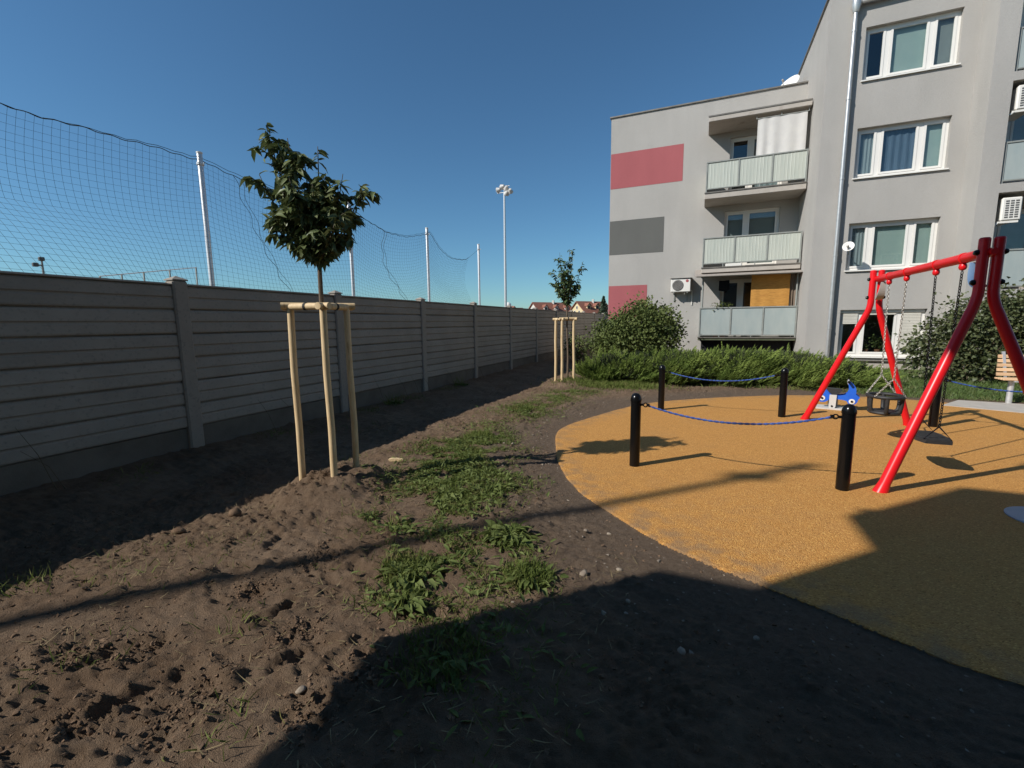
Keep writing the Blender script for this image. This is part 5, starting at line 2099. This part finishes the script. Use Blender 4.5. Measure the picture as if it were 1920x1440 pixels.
# the band of trodden weeds between the staked tree and the rubber surface: (x, y, rx, ry, weight)
BAND = [(-2.75, 4.55, .40, .35, 1.0), (-2.55, 5.15, .28, .45, 1.1), (-2.35, 4.1, .40, .32, 1.3), (-2.0, 3.75, .42, .30, 1.5), (-1.75, 3.45, .28, .25, 1.3), (-2.1, 3.25, .35, .20, .9), (-1.85, 2.85, .25, .20, .7), (-1.62, 2.30, .22, .2, .8),
        (-1.55, 1.95, .18, .16, .9), (-1.12, 2.62, .2, .13, .8), (-.92, 2.25, .18, .13, .9), (-1.25, 2.3, .22, .2, .5), (-1.0, 1.75, .26, .25, .35), (-.75, 1.55, .25, .25, .3), (-2.75, 7.2, .45, .5, .9), (-2.5, 6.6, .3, .3, .5), (-2.62, 9.1, .4, .45, .7), (-2.3, 9.6, .35, .25, .6), (-2.9, 5.9, .25, .3, .4), (-2.2, 3.6, .5, .35, .9), (-1.9, 3.1, .35, .3, .8), (-1.5, 2.6, .3, .3, .6), (-2.45, 4.7, .5, .4, .8), (-2.65, 8.2, .35, .6, .5), (-1.3, 2.0, .35, .25, .5)]
Pb, hb, wb = [], [], []
for (x, y, rx, ry, wt) in BAND:
    n = int(3000 * wt * (rx * ry) / .12)
    p = np.stack([x + r.normal(0, .5, n) * rx * 1.35, y + r.normal(0, .5, n) * ry * 1.35], 1)
    keep = fbm(p[:, 0] * 5, p[:, 1] * 5, 2, 5) > -.22
    Pb.append(p[keep])
Pb = np.concatenate(Pb)
Pb = Pb[signed_dist(Pb[:, 0], Pb[:, 1], OUTC) > .12]
zz = zground(Pb)
n = len(Pb)
blades('trodden_grass', np.column_stack([Pb, zz - .004]), r.uniform(.02, .075, n), .0055, M_grass, 3, lean=1.3)
tag(bpy.data.objects['trodden_grass'], 'trodden green grass and weeds in a strip across the soil', 'grass')

# small broad leaves lying through the band
n = 3800
ii = r.integers(0, len(Pb), n)
P = np.column_stack([Pb[ii] + r.normal(0, .03, (n, 2)), zz[ii] + r.uniform(.004, .03, n)])
D = np.stack([r.normal(0, 1, n), r.normal(0, 1, n), r.uniform(-.1, .55, n)], 1)
V, F = scatter(LEAFV, LEAFF, P, frames(D, roll=r.normal(0, .4, n)), np.stack([r.uniform(.03, .06, n), r.uniform(.035, .085, n), r.uniform(.03, .06, n)], 1))
o = kind(link('small_weeds', np_mesh('small_weeds', V, F), M_weed), 'stuff')
tag(o, 'low broad-leaved weeds mixed into the trodden grass strip', 'weeds')

# scattered dry straw and sprigs on the soil
n = 6500
p = np.stack([r.uniform(-4.6, -.3, n), r.uniform(.5, 9.5, n)], 1)
p = p[(signed_dist(p[:, 0], p[:, 1], OUTC) > .3) & (fbm(p[:, 0] * 1.4, p[:, 1] * 1.4, 2, 61) > -.05)]
n = len(p)
P = np.column_stack([p, zground(p) + .006])
D = np.stack([r.normal(0, 1, n), r.normal(0, 1, n), r.normal(.05, .12, n)], 1)
V, F = scatter(BLADEV, BLADEF, P, frames(D), np.stack([r.uniform(.002, .005, n), r.uniform(.03, .12, n), r.uniform(.02, .05, n)], 1))
o = kind(link('dry_straw', np_mesh('dry_straw', V, F), M_dry), 'stuff')
tag(o, 'dry straw and grass bits scattered over the soil', 'straw')
# loose green sprigs at the edge of the fence shadow
Ps = []
for (x, y, k, s) in [(-3.75, 1.15, 90, .10), (-3.35, 1.5, 70, .16), (-3.0, 1.75, 60, .2), (-2.1, 1.4, 40, .1), (-2.55, .95, 40, .1), (-2.45, 2.65, 60, .12), (-2.2, 2.45, 50, .1), (-1.6, .95, 30, .08), (-3.4, 5.6, 60, .12), (-3.7, 4.0, 40, .1), (-5.4, 4.4, 90, .15), (-5.45, 6.3, 160, .16), (-5.4, 7.6, 120, .15), (-5.4, 9.0, 120, .15), (-5.3, 2.6, 60, .15), (-4.9, 5.2, 80, .3)]:
    Ps.append(np.stack([r.normal(x, s, k), r.normal(y, s, k)], 1))
Ps = np.concatenate(Ps)
blades('grass_sprigs', np.column_stack([Ps, zground(Ps) - .003]), r.uniform(.03, .10, len(Ps)), .006, M_grass, 9, lean=.9)
tag(bpy.data.objects['grass_sprigs'], 'loose green sprigs on the bare soil near the fence', 'grass')


def weed_clump(x, y, rr, nl, ng, lsize, label, seed, tall=.10):
    r = np.random.default_rng(seed)
    z = float(ground_h(np.array([x]), np.array([y]))[0])
    base = np.array([x, y, z])
    t = thing('weed_clump', label, 'weed', tuple(base), 'weed clumps on the soil')
    nl = int(nl * 2.6)
    lsize = lsize * .68
    a = r.uniform(0, 6.28, nl)
    q = r.uniform(.0, rr * .85, nl)
    pp = np.stack([x + np.cos(a) * q, y + np.sin(a) * q], 1)
    P = np.column_stack([pp, zground(pp) + .004 + r.uniform(0, .03, nl)])
    D = np.stack([np.cos(a) + r.normal(0, .4, nl), np.sin(a) + r.normal(0, .4, nl), r.uniform(-.1, .5, nl)], 1)
    ls = lsize * r.uniform(.6, 1.2, nl)
    V, F = scatter(LEAFV, LEAFF, P, frames(D, roll=r.normal(0, .5, nl)), np.stack([ls * 1.05, ls, ls * r.uniform(.6, 2.4, nl)], 1))
    link('leaves', np_mesh('leaves', V - base, F, smooth=True), M_weed, t)
    if ng:
        a = r.uniform(0, 6.28, ng)
        q = np.sqrt(r.uniform(0, 1, ng)) * rr * .8
        pp = np.stack([x - rr * .25 + np.cos(a) * q, y + np.sin(a) * q], 1)
        P = np.column_stack([pp, zground(pp) - .003])
        D = np.stack([r.normal(0, .55, ng), r.normal(0, .55, ng), np.ones(ng)], 1)
        V, F = scatter(BLADEV, BLADEF, P, frames(D, U=unit(ng, r)), np.stack([np.full(ng, .0065), r.uniform(.5, 1.1, ng) * tall, r.uniform(.5, 1.1, ng) * tall], 1))
        link('blades', np_mesh('blades', V - base, F), M_grass, t)


WC = [(-1.55, 2.12, .20, 42, 420, .125, 'largest bright weed clump with grass and broad leaves at the foot of the long shadow', 1), (-1.17, 2.72, .17, 30, 90, .15, 'broad-leaved dock clump right of the weed strip', 2),
      (-.84, 2.30, .18, 26, 420, .10, 'grassy weed clump at the tip of the building shadow', 3), (-1.42, 1.86, .14, 22, 90, .11, 'small weed clump just below the largest clump', 4),
      (-2.02, 3.3, .2, 26, 160, .10, 'weed clump on the left side of the strip near the stakes', 5), (-1.70, 3.52, .2, 30, 200, .10, 'weed clump at the right edge of the strip by the rubber surface', 6),
      (-2.62, 5.2, .22, 18, 700, .09, 'tall grass tuft at the upper end of the weed strip', 7), (-2.30, 2.62, .10, 10, 30, .09, 'little weed left of the strip on bare soil', 8), (-.95, 1.55, .26, 10, 320, .10, 'weed clump lying in the building shadow', 9), (-2.74, 7.1, .28, 20, 420, .08, 'weed patch beyond the strip towards the far staked tree', 10), (-2.0, 2.55, .14, 14, 60, .11, 'flat weed rosette left of the dock clump', 11)]
for w_ in WC:
    weed_clump(*w_[:6], w_[6], w_[7])
for i, (x, y) in enumerate([(-5.35, 6.9), (-5.38, 9.6)]):
    weed_clump(x, y, .2, 60, 60, .09, ['tall weed at the fence base right of the near tree', 'weed at the fence base further along'][i], 30 + i, .3)

# soil clods (uncountable) --------------------------------------------------
CV = []
CF = [(0, 1, 2), (0, 2, 3), (0, 3, 4), (0, 4, 1), (1, 5, 2), (2, 5, 3), (3, 5, 4), (4, 5, 1)]
a_, b_ = 1., .7
import bmesh
bmx = bmesh.new()
bmesh.ops.create_icosphere(bmx, subdivisions=2, radius=1)
ICV = np.array([v.co[:] for v in bmx.verts])
ICF = np.array([[v.index for v in f.verts] for f in bmx.faces])
bmx.free()
bmx = bmesh.new()
bmesh.ops.create_icosphere(bmx, subdivisions=1, radius=1)
IC1V = np.array([v.co[:] for v in bmx.verts])
IC1F = np.array([[v.index for v in f.verts] for f in bmx.faces])
bmx.free()
n = 17000
p = np.stack([r.uniform(-4.7, .9, n), .5 + 7.5 * r.uniform(0, 1, n) ** 1.7], 1)
cl = fbm(p[:, 0] * 1.7, p[:, 1] * 1.7, 3, 44)
sd = signed_dist(p[:, 0], p[:, 1], OUTC)
keep = (sd > .05) & (cl + r.uniform(-.3, .3, n) > .0)
p = p[keep]
# extra crumbs around the planting mounds
for (tx, ty) in (TREE1, TREE2):
    k = 420
    a = r.uniform(0, 6.28, k)
    q = r.normal(.45, .18, k)
    p = np.concatenate([p, np.stack([tx + np.cos(a) * q, ty + np.sin(a) * q], 1)])
n = len(p)
s = np.clip(.0042 * np.exp(r.normal(0, .5, n)), .0022, .0125)
k = 300                                   # crumbs heaped in the freshly broken patches
for (tx, ty, rr) in DUG:
    q = np.stack([r.normal(tx, rr * .75, k), r.normal(ty, rr * .75, k)], 1)
    p = np.concatenate([p, q])
    s = np.concatenate([s, np.clip(.0040 * np.exp(r.normal(0, .45, k)), .002, .0105)])
ok = signed_dist(p[:, 0], p[:, 1], OUTC) > .05
p, s = p[ok], s[ok]
n = len(p)
P = np.column_stack([p, zground(p) - s * .05])
parts_v, parts_f, off = [], [], 0
for g in range(6):
    sel = np.arange(n) % 6 == g
    T = IC1V * (1 + .34 * r.normal(size=(len(IC1V), 1)))
    k = sel.sum()
    V, F = scatter(T, IC1F, P[sel], frames(unit(k, r)), np.stack([s[sel] * r.uniform(.8, 1.5, k), s[sel], s[sel] * r.uniform(.6, 1, k)], 1))
    parts_v.append(V)
    parts_f.append(F + off)
    off += len(V)
o = kind(link('soil_crumbs', np_mesh('soil_crumbs', np.concatenate(parts_v), np.concatenate(parts_f)), M_clod), 'stuff')
tag(o, 'loose brown soil crumbs scattered over the ground', 'soil crumbs')
# pale gravel bits beside the rubber
n = 900
p = np.stack([r.uniform(-3, 1.5, n), r.uniform(.9, 9.8, n)], 1)
sd = signed_dist(p[:, 0], p[:, 1], OUTC)
p = p[(sd > .03) & (sd < 1.1 + r.normal(0, .2, n))]
n = len(p)
s = np.clip(.0055 * np.exp(r.normal(0, .45, n)), .003, .016)
P = np.column_stack([p, zground(p) + s * .2])
T = IC1V * (1 + .22 * r.normal(size=(len(IC1V), 1)))
V, F = scatter(T, IC1F, P, frames(unit(n, r)), np.stack([s * 1.3, s, s * .7], 1))
o = kind(link('gravel_bits', np_mesh('gravel_bits', V, F), M_stone), 'stuff')
tag(o, 'small pale gravel bits strewn beside the rubber surface', 'gravel')


def stone(x, y, s, label, m, seed, flat=.7):
    r = np.random.default_rng(seed)
    z = float(ground_h(np.array([x]), np.array([y]))[0])
    T = ICV.copy()
    T *= (1 + .16 * np.sin(T @ r.normal(size=(3, 1)) * 3 + r.uniform(0, 6)) + .10 * np.sin(T @ r.normal(size=(3, 1)) * 6))
    T *= np.array([1.25, .9, flat]) * s
    me = np_mesh('stone', T, ICF, smooth=True)
    o = link('stone', me, m, None, (x, y, z + s * flat * .45))
    o.rotation_euler = (0, 0, r.uniform(0, 6))
    tag(o, label, 'stone', 'loose stones on the soil')


stone(-3.43, 2.33, .050, 'large brown clod-like stone at the edge of the fence shadow', M_clod, 1)
stone(-3.58, 1.98, .038, 'pale brown stone on the fence shadow edge, left of the larger clod', M_clod, 2)
stone(-.585, 2.48, .021, 'round pale stone just above the building shadow', M_stone, 3, .9)
stone(-1.47, 1.20, .017, 'small pale stone in a boot print near the bottom', M_stone, 4)
stone(-.40, 2.62, .016, 'flat orange-tinted pale stone near the rubber edge', M_stone, 5)
stone(-2.1, 5.0, .02, 'pale stone on the path beside the weed strip', M_stone, 6)
stone(-.02, 2.0, .018, 'pale stone lying in the dark building shadow', M_stone, 7)
for i, (x, y) in enumerate([(-.7, 3.0), (-1.1, 4.6), (-.3, 2.3), (.3, 2.2), (-1.5, 4.4)]):
    stone(x, y, .014, ['pale pebble between weed strip and rubber', 'pale pebble below the rope shadow', 'pale pebble at the shadow tip', 'pale pebble in the shade near the rubber edge', 'pale pebble by the stake shadow'][i], M_stone, 20 + i)
# offcut of stake wood behind the mound
z = float(ground_h(np.array([-3.05]), np.array([3.95]))[0])
b = MB()
b.prism([(0, 0), (.14, .0), (.15, .018), (.03, .032), (-.015, .018)], (-3.12, 3.9, z + .005), (.94, .34, 0), (0, 0, 1), (-.34, .94, 0), 0, .05)
tag(b.build('wood_offcut', M_wood, loc=(-3.05, 3.93, z)), 'pale offcut of wood lying behind the near mound', 'wood')

# thin dry stalks leaning on the fence
ys = [(1.95, .62), (2.0, .4), (4.3, .5), (4.75, .45), (6.7, .55), (7.4, .5), (7.9, .45), (8.3, .4), (9.3, .4), (11.0, .4)]
b = MB()
for i, (yy, hh) in enumerate(ys):
    x0 = -5.52 + .03 * (i % 3)
    b.tube([(x0, yy + .12, -.02), (x0 - .06, yy + .05, hh * .55), (x0 - .12, yy - .05 - .05 * (i % 2), hh)], [.004, .003, .0015], 4)
o = kind(b.build('dry_stalks', M_twig), 'stuff')
tag(o, 'thin dry stalks standing along the foot of the fence', 'stalks')

# lawn on the right under the windows
n = 30000
p = np.stack([r.uniform(2.9, 9.5, n), r.uniform(10.6, 16.6, n)], 1)
keep = (p[:, 0] > 3.0 + .4 * (p[:, 1] < 11)) & (p[:, 1] > 10.75 + .12 * fbm(p[:, 0] * 2, p[:, 1] * 2, 2, 4))
p = p[keep]
blades('lawn', np.column_stack([p, zground(p) - .004]), r.uniform(.04, .11, len(p)), .012, M_lawn, 19, lean=.6)
tag(bpy.data.objects['lawn'], 'short green lawn between the junipers and the bench', 'lawn')
# grass fringe in front of the juniper bed
n = 7000
p = np.stack([r.normal(-1.95, .55, n), r.normal(10.75, .28, n)], 1)
p = np.concatenate([p, np.stack([r.uniform(-1.5, 3.2, 900), r.normal(11.35, .1, 900)], 1)])
p = p[signed_dist(p[:, 0], p[:, 1], OUTC) > .35]
blades('grass_fringe', np.column_stack([p, zground(p) - .004]), r.uniform(.05, .14, len(p)), .011, M_grass, 23, lean=.7)
tag(bpy.data.objects['grass_fringe'], 'grass fringe growing along the front of the juniper bed', 'grass')
